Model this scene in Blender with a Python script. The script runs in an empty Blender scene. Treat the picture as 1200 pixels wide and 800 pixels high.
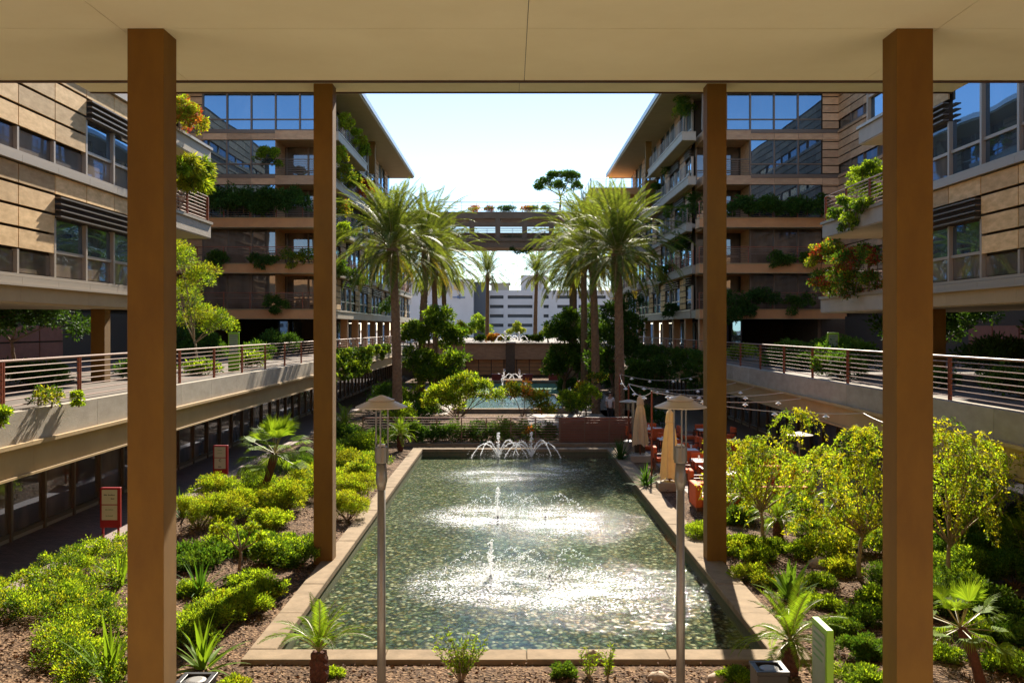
import bpy, math, random
import numpy as np
from mathutils import Vector, Matrix
R = math.radians
random.seed(7); rng = np.random.default_rng(7)
scene = bpy.context.scene
COL = scene.collection
H = 5.2                                   # eye height above the garden ground
# ------------------------------------------------------------------ camera
cam_d = bpy.data.cameras.new("camera"); cam = bpy.data.objects.new("camera", cam_d); COL.objects.link(cam)
cam.location = (0, 0, H); cam.rotation_euler = (R(90), 0, 0)
cam_d.sensor_width = 36; cam_d.lens = 33.0; cam_d.shift_x = 2/1200; cam_d.shift_y = -15/1200
cam_d.clip_start = 0.1; cam_d.clip_end = 6000
scene.camera = cam
scene.render.resolution_x = 1024; scene.render.resolution_y = 682
# ------------------------------------------------------------------ light
SUN_EL, SUN_AZ = 36.0, 9.0                # azimuth measured clockwise from +Y (view direction)
world = bpy.data.worlds.new("World"); scene.world = world; world.use_nodes = True
wn = world.node_tree; bg = wn.nodes["Background"]
sky = wn.nodes.new("ShaderNodeTexSky"); sky.sky_type = 'NISHITA'; sky.sun_disc = False
sky.sun_elevation = R(SUN_EL); sky.sun_rotation = R(SUN_AZ)
sky.air_density = 0.9; sky.dust_density = 0.0; sky.ozone_density = 1.6
wn.links.new(sky.outputs[0], bg.inputs[0]); bg.inputs[1].default_value = 0.05
sd = bpy.data.lights.new("sun", 'SUN'); sd.energy = 2.9; sd.angle = R(0.55); sd.color = (1.0, 0.90, 0.76)
sun = bpy.data.objects.new("sun", sd); COL.objects.link(sun)
dirv = Vector((math.sin(R(SUN_AZ))*math.cos(R(SUN_EL)), math.cos(R(SUN_AZ))*math.cos(R(SUN_EL)), math.sin(R(SUN_EL))))
sun.rotation_euler = dirv.to_track_quat('Z', 'Y').to_euler()
scene.view_settings.view_transform = 'Standard'; scene.view_settings.look = 'None'
scene.view_settings.exposure = 2.3; scene.view_settings.gamma = 1.0
scene.render.engine = 'CYCLES'
scene.cycles.use_denoising = True
scene.cycles.max_bounces = 7; scene.cycles.diffuse_bounces = 4; scene.cycles.glossy_bounces = 3
scene.cycles.transparent_max_bounces = 8; scene.cycles.sample_clamp_indirect = 8
scene.cycles.caustics_reflective = False; scene.cycles.caustics_refractive = False

# ------------------------------------------------------------------ materials
MATS = {}
def mat(name, base, rough=0.6, metal=0.0, var=None, scale=8.0, bump=0.0, bscale=40.0, ior=None, stretch=(1, 1, 1),
        island=0.0, transl=0.0, obj_rand=0.0, emit=None, coat=0.0):
    m = bpy.data.materials.new(name); m.use_nodes = True; MATS[name] = m
    nt = m.node_tree; N = nt.nodes; L = nt.links; b = N["Principled BSDF"]; out = N["Material Output"]
    b.inputs["Base Color"].default_value = (*base, 1); b.inputs["Roughness"].default_value = rough
    b.inputs["Metallic"].default_value = metal
    if ior: b.inputs["IOR"].default_value = ior
    if coat: b.inputs["Coat Weight"].default_value = coat
    if name in ('travertine', 'concrete', 'deck_paving', 'pale_fascia'): b.inputs['Specular IOR Level'].default_value = .12
    if name.startswith('leaf'): b.inputs["Specular IOR Level"].default_value = .10; b.inputs["Roughness"].default_value = .6
    src = None
    tc = N.new("ShaderNodeTexCoord"); geo = N.new("ShaderNodeNewGeometry")
    mp = N.new("ShaderNodeMapping"); mp.inputs["Scale"].default_value = stretch
    L.new(geo.outputs["Position"], mp.inputs["Vector"])
    if var is not None:
        no = N.new("ShaderNodeTexNoise"); no.inputs["Scale"].default_value = scale; no.inputs["Detail"].default_value = 6
        no.inputs["Roughness"].default_value = 0.65
        L.new(mp.outputs[0], no.inputs["Vector"])
        cr = N.new("ShaderNodeValToRGB"); cr.color_ramp.elements[0].position = 0.32; cr.color_ramp.elements[1].position = 0.68
        cr.color_ramp.elements[0].color = (*base, 1); cr.color_ramp.elements[1].color = (*var, 1)
        L.new(no.outputs["Fac"], cr.inputs[0]); src = cr.outputs[0]
    if island or obj_rand:
        hs = N.new("ShaderNodeHueSaturation")
        if src: L.new(src, hs.inputs["Color"])
        else: hs.inputs["Color"].default_value = (*base, 1)
        mr = N.new("ShaderNodeMapRange"); k = island or obj_rand
        mr.inputs["To Min"].default_value = 1-k; mr.inputs["To Max"].default_value = 1+k
        if island:
            L.new(geo.outputs["Random Per Island"], mr.inputs["Value"])
            mh = N.new("ShaderNodeMapRange"); mh.inputs["To Min"].default_value = 0.5+0.03*k; mh.inputs["To Max"].default_value = 0.5-0.04*k
            mul = N.new("ShaderNodeMath"); mul.operation = 'MULTIPLY'; mul.inputs[1].default_value = 7.31
            fr = N.new("ShaderNodeMath"); fr.operation = 'FRACT'
            L.new(geo.outputs["Random Per Island"], mul.inputs[0]); L.new(mul.outputs[0], fr.inputs[0]); L.new(fr.outputs[0], mh.inputs["Value"])
            L.new(mh.outputs[0], hs.inputs["Hue"])
        else:
            oi = N.new("ShaderNodeObjectInfo"); L.new(oi.outputs["Random"], mr.inputs["Value"])
        L.new(mr.outputs[0], hs.inputs["Value"]); src = hs.outputs[0]
    if src: L.new(src, b.inputs["Base Color"])
    if bump:
        nb = N.new("ShaderNodeTexNoise"); nb.inputs["Scale"].default_value = bscale; nb.inputs["Detail"].default_value = 5
        L.new(mp.outputs[0], nb.inputs["Vector"])
        bp = N.new("ShaderNodeBump"); bp.inputs["Strength"].default_value = bump; bp.inputs["Distance"].default_value = 0.02
        L.new(nb.outputs["Fac"], bp.inputs["Height"]); L.new(bp.outputs[0], b.inputs["Normal"])
    if emit:
        b.inputs["Emission Color"].default_value = (*emit[0], 1); b.inputs["Emission Strength"].default_value = emit[1]
    if transl:
        t = N.new("ShaderNodeBsdfTranslucent"); mx = N.new("ShaderNodeMixShader"); mx.inputs[0].default_value = transl
        if src:
            tg = N.new("ShaderNodeMix"); tg.data_type = 'RGBA'; tg.blend_type = 'MULTIPLY'; tg.inputs[0].default_value = 1
            L.new(src, tg.inputs[6]); tg.inputs[7].default_value = (1.7, 1.55, 0.6, 1); L.new(tg.outputs[2], t.inputs["Color"])
        else: t.inputs["Color"].default_value = (*base, 1)
        L.new(b.outputs[0], mx.inputs[1]); L.new(t.outputs[0], mx.inputs[2]); L.new(mx.outputs[0], out.inputs["Surface"])
    return m

mat('column_paint', (0.20, 0.102, 0.010), 0.8, var=(0.15, 0.073, 0.008), scale=2.2, stretch=(1, 1, .4), bump=0.05, bscale=60)
mat('dark_trim', (0.06, 0.025, 0.012), 0.5)
mat('ceiling', (0.90, 0.85, 0.62), 0.8, var=(0.84, 0.78, 0.55), scale=0.7, bump=0.03)
mat('sandstone', (0.50, 0.31, 0.12), 0.75, var=(0.74, 0.50, 0.24), scale=2.2, stretch=(1, 1, 3), obj_rand=0.30, bump=0.1, bscale=25)
mat('shade_panel', (0.46, 0.27, 0.15), 0.7, var=(0.62, 0.39, 0.22), scale=2.0, stretch=(1, 1, 3), obj_rand=0.22)
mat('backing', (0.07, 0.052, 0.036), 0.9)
mat('soffit', (0.52, 0.42, 0.28), 0.8, var=(0.46, 0.37, 0.24), scale=1.0)
mat('concrete', (0.42, 0.37, 0.30), 0.85, var=(0.32, 0.28, 0.22), scale=1.6, stretch=(1, 1, 2.2), bump=0.25, bscale=22, obj_rand=0.08)
mat('pale_fascia', (0.48, 0.42, 0.34), 0.6, var=(0.40, 0.35, 0.28), scale=1.2)
mat('tan_beam', (0.44, 0.31, 0.15), 0.65, var=(0.38, 0.26, 0.12), scale=1.0)
mat('brown_fascia', (0.62, 0.31, 0.12), 0.6, var=(0.52, 0.25, 0.10), scale=1.4)
mat('silver_frame', (0.38, 0.32, 0.25), 0.45, 0.2)
mat('bronze_frame', (0.16, 0.12, 0.09), 0.45, 0.3)
mat('louver', (0.17, 0.14, 0.11), 0.45, 0.4)
mat('rail_bar', (0.22, 0.12, 0.075), 0.5, 0.1)
mat('rail_post', (0.24, 0.06, 0.025), 0.5)
mat('roof_edge', (0.32, 0.36, 0.42), 0.4, 0.3)
mat('travertine', (0.20, 0.15, 0.095), 0.9, var=(0.30, 0.225, 0.145), scale=3.0, bump=0.15, bscale=30, obj_rand=0.08)
mat('pool_wall', (0.10, 0.095, 0.06), 0.8, var=(0.16, 0.15, 0.10), scale=12)
mat('deck_paving', (0.15, 0.125, 0.10), 0.8, var=(0.11, 0.09, 0.075), scale=3)
mat('bridge_brown', (0.20, 0.125, 0.07), 0.7, var=(0.26, 0.165, 0.095), scale=1.5)
mat('dark_wall', (0.12, 0.085, 0.055), 0.8, var=(0.17, 0.12, 0.08), scale=3)
mat('red_wall', (0.30, 0.12, 0.075), 0.75, var=(0.24, 0.09, 0.055), scale=3)
mat('grey_metal', (0.26, 0.25, 0.23), 0.42, 0.5, var=(0.22, 0.21, 0.19), scale=4)
mat('lamp_cap', (0.52, 0.47, 0.39), 0.5, 0.1)
mat('lens', (0.7, 0.7, 0.66), 0.15, ior=1.5)
mat('canvas', (0.72, 0.60, 0.43), 0.85, var=(0.64, 0.52, 0.36), scale=5, transl=0.25)
mat('orange_fabric', (0.72, 0.13, 0.03), 0.8, var=(0.62, 0.10, 0.02), scale=7)
mat('dark_wood', (0.14, 0.045, 0.02), 0.55)
mat('table_white', (0.72, 0.68, 0.62), 0.5)
mat('terracotta_red', (0.30, 0.05, 0.03), 0.7)
mat('sign_red', (0.34, 0.015, 0.02), 0.45)
mat('sign_paper', (0.62, 0.60, 0.48), 0.6)
mat('ink', (0.05, 0.06, 0.06), 0.6)
mat('ink_green', (0.10, 0.25, 0.08), 0.6)
mat('sign_green', (0.26, 0.50, 0.02), 0.4, var=(0.18, 0.40, 0.015), scale=1.5)
mat('sign_face', (0.20, 0.27, 0.17), 0.5, var=(0.27, 0.31, 0.22), scale=4)
mat('black_metal', (0.03, 0.028, 0.026), 0.4, 0.4)
mat('bulb', (0.85, 0.83, 0.75), 0.25)
mat('cable', (0.55, 0.50, 0.42), 0.6)
mat('rock', (0.42, 0.32, 0.22), 0.85, var=(0.32, 0.23, 0.15), scale=8, bump=0.4, bscale=18)
mat('lawn', (0.035, 0.13, 0.05), 0.9, var=(0.045, 0.16, 0.06), scale=20)
mat('garage_wall', (0.62, 0.56, 0.54), 0.8, var=(0.56, 0.50, 0.48), scale=0.2)
mat('garage_dark', (0.09, 0.095, 0.11), 0.7)
mat('blue_letters', (0.06, 0.12, 0.25), 0.5)
mat('skin', (0.45, 0.26, 0.18), 0.6)
mat('shirt_white', (0.70, 0.68, 0.68), 0.8)
mat('trouser_black', (0.02, 0.02, 0.025), 0.8)
mat('hair', (0.03, 0.02, 0.015), 0.7)
mat('bark', (0.20, 0.13, 0.08), 0.9, var=(0.12, 0.08, 0.05), scale=9, bump=0.6, bscale=20)
mat('bark_pale', (0.34, 0.26, 0.16), 0.85, var=(0.24, 0.18, 0.11), scale=9, bump=0.4, bscale=20)
mat('palm_bark', (0.27, 0.17, 0.09), 0.9, var=(0.15, 0.085, 0.045), scale=7, bump=0.6, bscale=18)
mat('sago_bark', (0.14, 0.05, 0.03), 0.95, var=(0.09, 0.035, 0.02), scale=20, bump=0.6, bscale=30)
mat('leaf_lime', (0.215, 0.32, 0.024), 0.5, island=0.5, transl=0.52)
mat('leaf_yellow', (0.225, 0.255, 0.022), 0.5, island=0.5, transl=0.45)
mat('leaf_gold', (0.34, 0.36, 0.02), 0.5, island=0.45, transl=0.5)
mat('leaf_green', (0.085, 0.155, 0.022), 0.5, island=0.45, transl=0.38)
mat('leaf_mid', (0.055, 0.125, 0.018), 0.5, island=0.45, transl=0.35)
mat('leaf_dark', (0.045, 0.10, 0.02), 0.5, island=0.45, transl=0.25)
mat('leaf_palm', (0.105, 0.145, 0.032), 0.4, island=0.5, transl=0.42, obj_rand=0)
mat('leaf_palm_old', (0.20, 0.17, 0.035), 0.5, island=0.35, transl=0.35)
mat('leaf_sago', (0.13, 0.22, 0.020), 0.4, island=0.3, transl=0.42)
mat('leaf_red', (0.34, 0.05, 0.03), 0.5, island=0.5, transl=0.4)
mat('leaf_orange', (0.42, 0.16, 0.03), 0.5, island=0.5, transl=0.4)
mat('rachis', (0.30, 0.26, 0.09), 0.5)
mat('mulch_chip', (0.155, 0.09, 0.05), 0.95, island=0.6)
mat('spray', (0.95, 0.96, 0.97), 0.2, transl=0.65)

def custom(name):
    m = bpy.data.materials.new(name); m.use_nodes = True; MATS[name] = m
    return m, m.node_tree.nodes, m.node_tree.links, m.node_tree.nodes["Principled BSDF"]
# reflective window glass: dark room behind, coated pane
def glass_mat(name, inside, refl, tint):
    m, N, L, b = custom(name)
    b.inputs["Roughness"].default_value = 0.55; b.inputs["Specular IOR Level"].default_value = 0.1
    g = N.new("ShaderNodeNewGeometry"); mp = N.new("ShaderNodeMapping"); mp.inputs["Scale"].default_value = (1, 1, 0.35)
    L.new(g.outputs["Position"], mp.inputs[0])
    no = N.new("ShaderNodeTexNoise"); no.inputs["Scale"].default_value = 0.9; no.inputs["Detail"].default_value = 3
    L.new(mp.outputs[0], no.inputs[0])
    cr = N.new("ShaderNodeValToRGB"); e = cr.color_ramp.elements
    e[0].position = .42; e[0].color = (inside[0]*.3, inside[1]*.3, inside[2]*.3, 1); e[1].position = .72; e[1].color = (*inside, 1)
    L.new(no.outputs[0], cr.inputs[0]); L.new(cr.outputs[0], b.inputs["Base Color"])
    gl = N.new("ShaderNodeBsdfGlossy"); gl.inputs["Roughness"].default_value = 0.015; gl.inputs["Color"].default_value = (*tint, 1)
    n2 = N.new("ShaderNodeTexNoise"); n2.inputs["Scale"].default_value = 0.45; n2.inputs["Detail"].default_value = 1
    L.new(g.outputs["Position"], n2.inputs[0])
    bp = N.new("ShaderNodeBump"); bp.inputs["Strength"].default_value = .25; bp.inputs["Distance"].default_value = .03
    L.new(n2.outputs[0], bp.inputs["Height"]); L.new(bp.outputs[0], gl.inputs["Normal"])
    fr = N.new("ShaderNodeFresnel"); fr.inputs[0].default_value = refl
    mx = N.new("ShaderNodeMixShader"); L.new(fr.outputs[0], mx.inputs[0]); L.new(b.outputs[0], mx.inputs[1]); L.new(gl.outputs[0], mx.inputs[2])
    L.new(mx.outputs[0], N["Material Output"].inputs["Surface"])
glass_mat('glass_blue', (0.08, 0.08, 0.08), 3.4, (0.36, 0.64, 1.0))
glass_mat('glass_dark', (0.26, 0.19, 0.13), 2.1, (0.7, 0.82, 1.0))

# pebble floor
m, N, L, b = custom('pebbles')
g = N.new("ShaderNodeNewGeometry")
mp = N.new("ShaderNodeMapping"); mp.inputs["Scale"].default_value = (1, 0.8, 1)
L.new(g.outputs["Position"], mp.inputs[0])
nz = N.new("ShaderNodeTexNoise"); nz.inputs["Scale"].default_value = 5; nz.inputs["Detail"].default_value = 3; L.new(g.outputs["Position"], nz.inputs[0])
va = N.new("ShaderNodeVectorMath"); va.operation = 'MULTIPLY_ADD'; va.inputs[1].default_value = (.22, .22, 0); L.new(nz.outputs["Color"], va.inputs[0]); L.new(mp.outputs[0], va.inputs[2])
v = N.new("ShaderNodeTexVoronoi"); v.inputs["Scale"].default_value = 11.5; L.new(va.outputs[0], v.inputs["Vector"])
sp = N.new("ShaderNodeSeparateColor"); L.new(v.outputs["Color"], sp.inputs[0])
cr = N.new("ShaderNodeValToRGB"); e = cr.color_ramp.elements
cols = [(0.0, (.022, .034, .024)), (.2, (.055, .08, .055)), (.42, (.11, .135, .07)), (.6, (.21, .16, .07)), (.74, (.08, .12, .10)), (.86, (.40, .36, .25))]
e[0].position = 0; e[0].color = (*cols[0][1], 1); e[1].position = 1; e[1].color = (.17, .18, .12, 1)
for p, c in cols[1:]:
    q = e.new(p); q.color = (*c, 1)
L.new(sp.outputs[0], cr.inputs[0])
mr = N.new("ShaderNodeMapRange"); mr.inputs["From Min"].default_value = .25; mr.inputs["From Max"].default_value = .6; mr.inputs["To Min"].default_value = 1; mr.inputs["To Max"].default_value = .22
L.new(v.outputs["Distance"], mr.inputs[0])
mm = N.new("ShaderNodeMix"); mm.data_type = 'RGBA'; mm.blend_type = 'MULTIPLY'; mm.inputs[0].default_value = 1
L.new(cr.outputs[0], mm.inputs[6]); L.new(mr.outputs[0], mm.inputs[7]); L.new(mm.outputs[2], b.inputs["Base Color"])
bp = N.new("ShaderNodeBump"); bp.invert = True; bp.inputs["Strength"].default_value = .6; bp.inputs["Distance"].default_value = .04
L.new(v.outputs["Distance"], bp.inputs["Height"]); L.new(bp.outputs[0], b.inputs["Normal"]); b.inputs["Roughness"].default_value = .9; b.inputs["Specular IOR Level"].default_value = .03

# water: clear, rippled; splash zones are rougher
def water_mat(name, zones, calm, rough_amp, tint, base_mix=0.0):
    m, N, L, b = custom(name); N.remove(b)
    g = N.new("ShaderNodeNewGeometry")
    n1 = N.new("ShaderNodeTexNoise"); n1.inputs["Scale"].default_value = 3.2; n1.inputs["Detail"].default_value = 3; n1.inputs["Distortion"].default_value = .6
    n2 = N.new("ShaderNodeTexNoise"); n2.inputs["Scale"].default_value = 19.0; n2.inputs["Detail"].default_value = 2.5; n2.inputs["Roughness"].default_value = .6
    L.new(g.outputs["Position"], n1.inputs[0]); L.new(g.outputs["Position"], n2.inputs[0])
    n0 = N.new("ShaderNodeTexNoise"); n0.inputs["Scale"].default_value = .9; n0.inputs["Detail"].default_value = 5; n0.inputs["Roughness"].default_value = .7
    st = N.new("ShaderNodeVectorMath"); st.operation = 'MULTIPLY'; st.inputs[1].default_value = (.6, 1.5, 1); L.new(g.outputs["Position"], st.inputs[0]); L.new(st.outputs[0], n0.inputs[0])
    amp = None
    for (x, y, rx, ry, k) in zones:
        sub = N.new("ShaderNodeVectorMath"); sub.operation = 'SUBTRACT'; sub.inputs[1].default_value = (x, y, 0)
        L.new(g.outputs["Position"], sub.inputs[0])
        sc = N.new("ShaderNodeVectorMath"); sc.operation = 'MULTIPLY'; sc.inputs[1].default_value = (1/rx, 1/ry, 0); L.new(sub.outputs[0], sc.inputs[0])
        ln = N.new("ShaderNodeVectorMath"); ln.operation = 'LENGTH'; L.new(sc.outputs[0], ln.inputs[0])
        # disturb the zone's edge
        ad = N.new("ShaderNodeMath"); ad.operation = 'MULTIPLY_ADD'; ad.inputs[1].default_value = .9; L.new(n0.outputs[0], ad.inputs[0]); L.new(ln.outputs["Value"], ad.inputs[2])
        r = N.new("ShaderNodeMapRange"); r.interpolation_type = 'SMOOTHSTEP'
        r.inputs["From Min"].default_value = .7; r.inputs["From Max"].default_value = 2.0; r.inputs["To Min"].default_value = k; r.inputs["To Max"].default_value = 0
        L.new(ad.outputs[0], r.inputs[0])
        if amp is None: amp = r.outputs[0]
        else:
            mxn = N.new("ShaderNodeMath"); mxn.operation = 'MAXIMUM'; L.new(amp, mxn.inputs[0]); L.new(r.outputs[0], mxn.inputs[1]); amp = mxn.outputs[0]
    a2 = N.new("ShaderNodeMath"); a2.operation = 'MULTIPLY_ADD'; a2.inputs[1].default_value = rough_amp; a2.inputs[2].default_value = calm
    n5 = N.new("ShaderNodeTexNoise"); n5.inputs["Scale"].default_value = 7; n5.inputs["Detail"].default_value = 3; L.new(g.outputs["Position"], n5.inputs[0])
    r5 = N.new("ShaderNodeMapRange"); r5.inputs["From Min"].default_value = .38; r5.inputs["From Max"].default_value = .55; L.new(n5.outputs[0], r5.inputs[0])
    a5 = N.new("ShaderNodeMath"); a5.operation = 'MULTIPLY'; L.new(amp, a5.inputs[0]); L.new(r5.outputs[0], a5.inputs[1]); L.new(a5.outputs[0], a2.inputs[0])
    b1 = N.new("ShaderNodeBump"); b1.inputs["Distance"].default_value = .05; L.new(n1.outputs[0], b1.inputs["Height"])
    b1.inputs["Strength"].default_value = .10
    b2 = N.new("ShaderNodeBump"); b2.inputs["Distance"].default_value = .05; L.new(n2.outputs[0], b2.inputs["Height"])
    L.new(a2.outputs[0], b2.inputs["Strength"]); b2.inputs["Distance"].default_value = .08; L.new(b1.outputs[0], b2.inputs["Normal"])
    gl = N.new("ShaderNodeBsdfGlossy"); gl.inputs["Roughness"].default_value = .045; L.new(b2.outputs[0], gl.inputs["Normal"])
    tr = N.new("ShaderNodeBsdfTransparent"); tr.inputs[0].default_value = (*tint, 1)
    # Schlick reflectance of water, the same from both sides
    dt = N.new("ShaderNodeVectorMath"); dt.operation = 'DOT_PRODUCT'; L.new(b2.outputs[0], dt.inputs[0]); L.new(g.outputs["Incoming"], dt.inputs[1])
    ab = N.new("ShaderNodeMath"); ab.operation = 'ABSOLUTE'; L.new(dt.outputs["Value"], ab.inputs[0])
    om = N.new("ShaderNodeMath"); om.operation = 'SUBTRACT'; om.inputs[0].default_value = 1; om.use_clamp = True; L.new(ab.outputs[0], om.inputs[1])
    pw = N.new("ShaderNodeMath"); pw.operation = 'POWER'; pw.inputs[1].default_value = 5; L.new(om.outputs[0], pw.inputs[0])
    fr = N.new("ShaderNodeMath"); fr.operation = 'MULTIPLY_ADD'; fr.inputs[1].default_value = .6; fr.inputs[2].default_value = .015; L.new(pw.outputs[0], fr.inputs[0])
    mx = N.new("ShaderNodeMixShader"); L.new(fr.outputs[0], mx.inputs[0]); L.new(tr.outputs[0], mx.inputs[1]); L.new(gl.outputs[0], mx.inputs[2])
    # white speckle painted for sun sparkle, and for foam where drops land
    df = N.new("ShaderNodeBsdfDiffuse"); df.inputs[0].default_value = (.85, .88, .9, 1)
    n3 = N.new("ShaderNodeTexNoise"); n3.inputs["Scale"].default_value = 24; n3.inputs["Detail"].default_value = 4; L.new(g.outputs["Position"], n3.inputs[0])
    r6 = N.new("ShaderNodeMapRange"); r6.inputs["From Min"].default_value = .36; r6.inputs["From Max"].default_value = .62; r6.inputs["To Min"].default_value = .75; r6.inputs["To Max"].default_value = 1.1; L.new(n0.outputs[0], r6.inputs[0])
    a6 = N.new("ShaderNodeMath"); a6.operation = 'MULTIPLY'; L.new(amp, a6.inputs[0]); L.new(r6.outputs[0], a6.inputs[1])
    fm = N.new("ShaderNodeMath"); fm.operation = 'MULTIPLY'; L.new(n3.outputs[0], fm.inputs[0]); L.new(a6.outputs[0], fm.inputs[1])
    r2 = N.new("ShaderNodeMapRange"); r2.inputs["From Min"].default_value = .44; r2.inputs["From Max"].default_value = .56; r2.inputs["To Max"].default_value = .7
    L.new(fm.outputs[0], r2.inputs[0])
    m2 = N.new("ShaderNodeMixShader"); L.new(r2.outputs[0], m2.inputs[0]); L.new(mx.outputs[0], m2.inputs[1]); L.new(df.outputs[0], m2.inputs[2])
    L.new(m2.outputs[0], N["Material Output"].inputs["Surface"])
JETS = [(-0.42, 20.0), (0.84, 20.0), (-0.35, 26.3), (0.98, 26.3), (-0.5, 38.6), (0.86, 38.6)]
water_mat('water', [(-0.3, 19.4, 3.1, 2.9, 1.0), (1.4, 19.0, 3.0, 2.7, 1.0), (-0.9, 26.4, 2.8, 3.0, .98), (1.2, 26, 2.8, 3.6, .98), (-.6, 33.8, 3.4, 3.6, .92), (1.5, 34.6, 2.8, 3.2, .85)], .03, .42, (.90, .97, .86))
water_mat('water_far', [(0, 62, 4, 4, .6)], .08, .2, (.35, .48, .42))

# ground: mulch and soil
m, N, L, b = custom('mulch')
g = N.new("ShaderNodeNewGeometry")
v = N.new("ShaderNodeTexVoronoi"); v.inputs["Scale"].default_value = 24; L.new(g.outputs["Position"], v.inputs["Vector"])
sp = N.new("ShaderNodeSeparateColor"); L.new(v.outputs["Color"], sp.inputs[0])
cr = N.new("ShaderNodeValToRGB"); e = cr.color_ramp.elements; e[0].color = (.035, .019, .010, 1); e[1].color = (.25, .16, .09, 1)
q = e.new(.5); q.color = (.105, .06, .032, 1); L.new(sp.outputs[0], cr.inputs[0])
no = N.new("ShaderNodeTexNoise"); no.inputs["Scale"].default_value = 1.3; no.inputs["Detail"].default_value = 5; L.new(g.outputs["Position"], no.inputs[0])
mr = N.new("ShaderNodeMapRange"); mr.inputs["From Min"].default_value = .3; mr.inputs["From Max"].default_value = .7; mr.inputs["To Min"].default_value = .7; mr.inputs["To Max"].default_value = 1.3
L.new(no.outputs[0], mr.inputs[0])
mm = N.new("ShaderNodeMix"); mm.data_type = 'RGBA'; mm.blend_type = 'MULTIPLY'; mm.inputs[0].default_value = 1
L.new(cr.outputs[0], mm.inputs[6]); L.new(mr.outputs[0], mm.inputs[7]); L.new(mm.outputs[2], b.inputs["Base Color"])
bp = N.new("ShaderNodeBump"); bp.inputs["Strength"].default_value = .8; bp.inputs["Distance"].default_value = .04
L.new(v.outputs["Distance"], bp.inputs["Height"]); L.new(bp.outputs[0], b.inputs["Normal"]); b.inputs["Roughness"].default_value = .95; b.inputs["Specular IOR Level"].default_value = .15

# brick-like pavers
def paver_mat(name, c1, c2, mortar, scale):
    m, N, L, b = custom(name)
    g = N.new("ShaderNodeNewGeometry"); br = N.new("ShaderNodeTexBrick"); br.inputs["Scale"].default_value = scale
    br.inputs["Color1"].default_value = (*c1, 1); br.inputs["Color2"].default_value = (*c2, 1); br.inputs["Mortar"].default_value = (*mortar, 1)
    br.inputs["Mortar Size"].default_value = .012
    L.new(g.outputs["Position"], br.inputs[0]); L.new(br.outputs[0], b.inputs["Base Color"]); b.inputs["Roughness"].default_value = .8
paver_mat('pavers', (.17, .12, .10), (.24, .17, .14), (.07, .05, .04), 2.4)
paver_mat('bounce_pavers', (.68, .60, .46), (.62, .54, .41), (.3, .25, .18), .8)
paver_mat('patio_tiles', (.26, .20, .16), (.21, .16, .13), (.10, .08, .06), 1.2)

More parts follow.
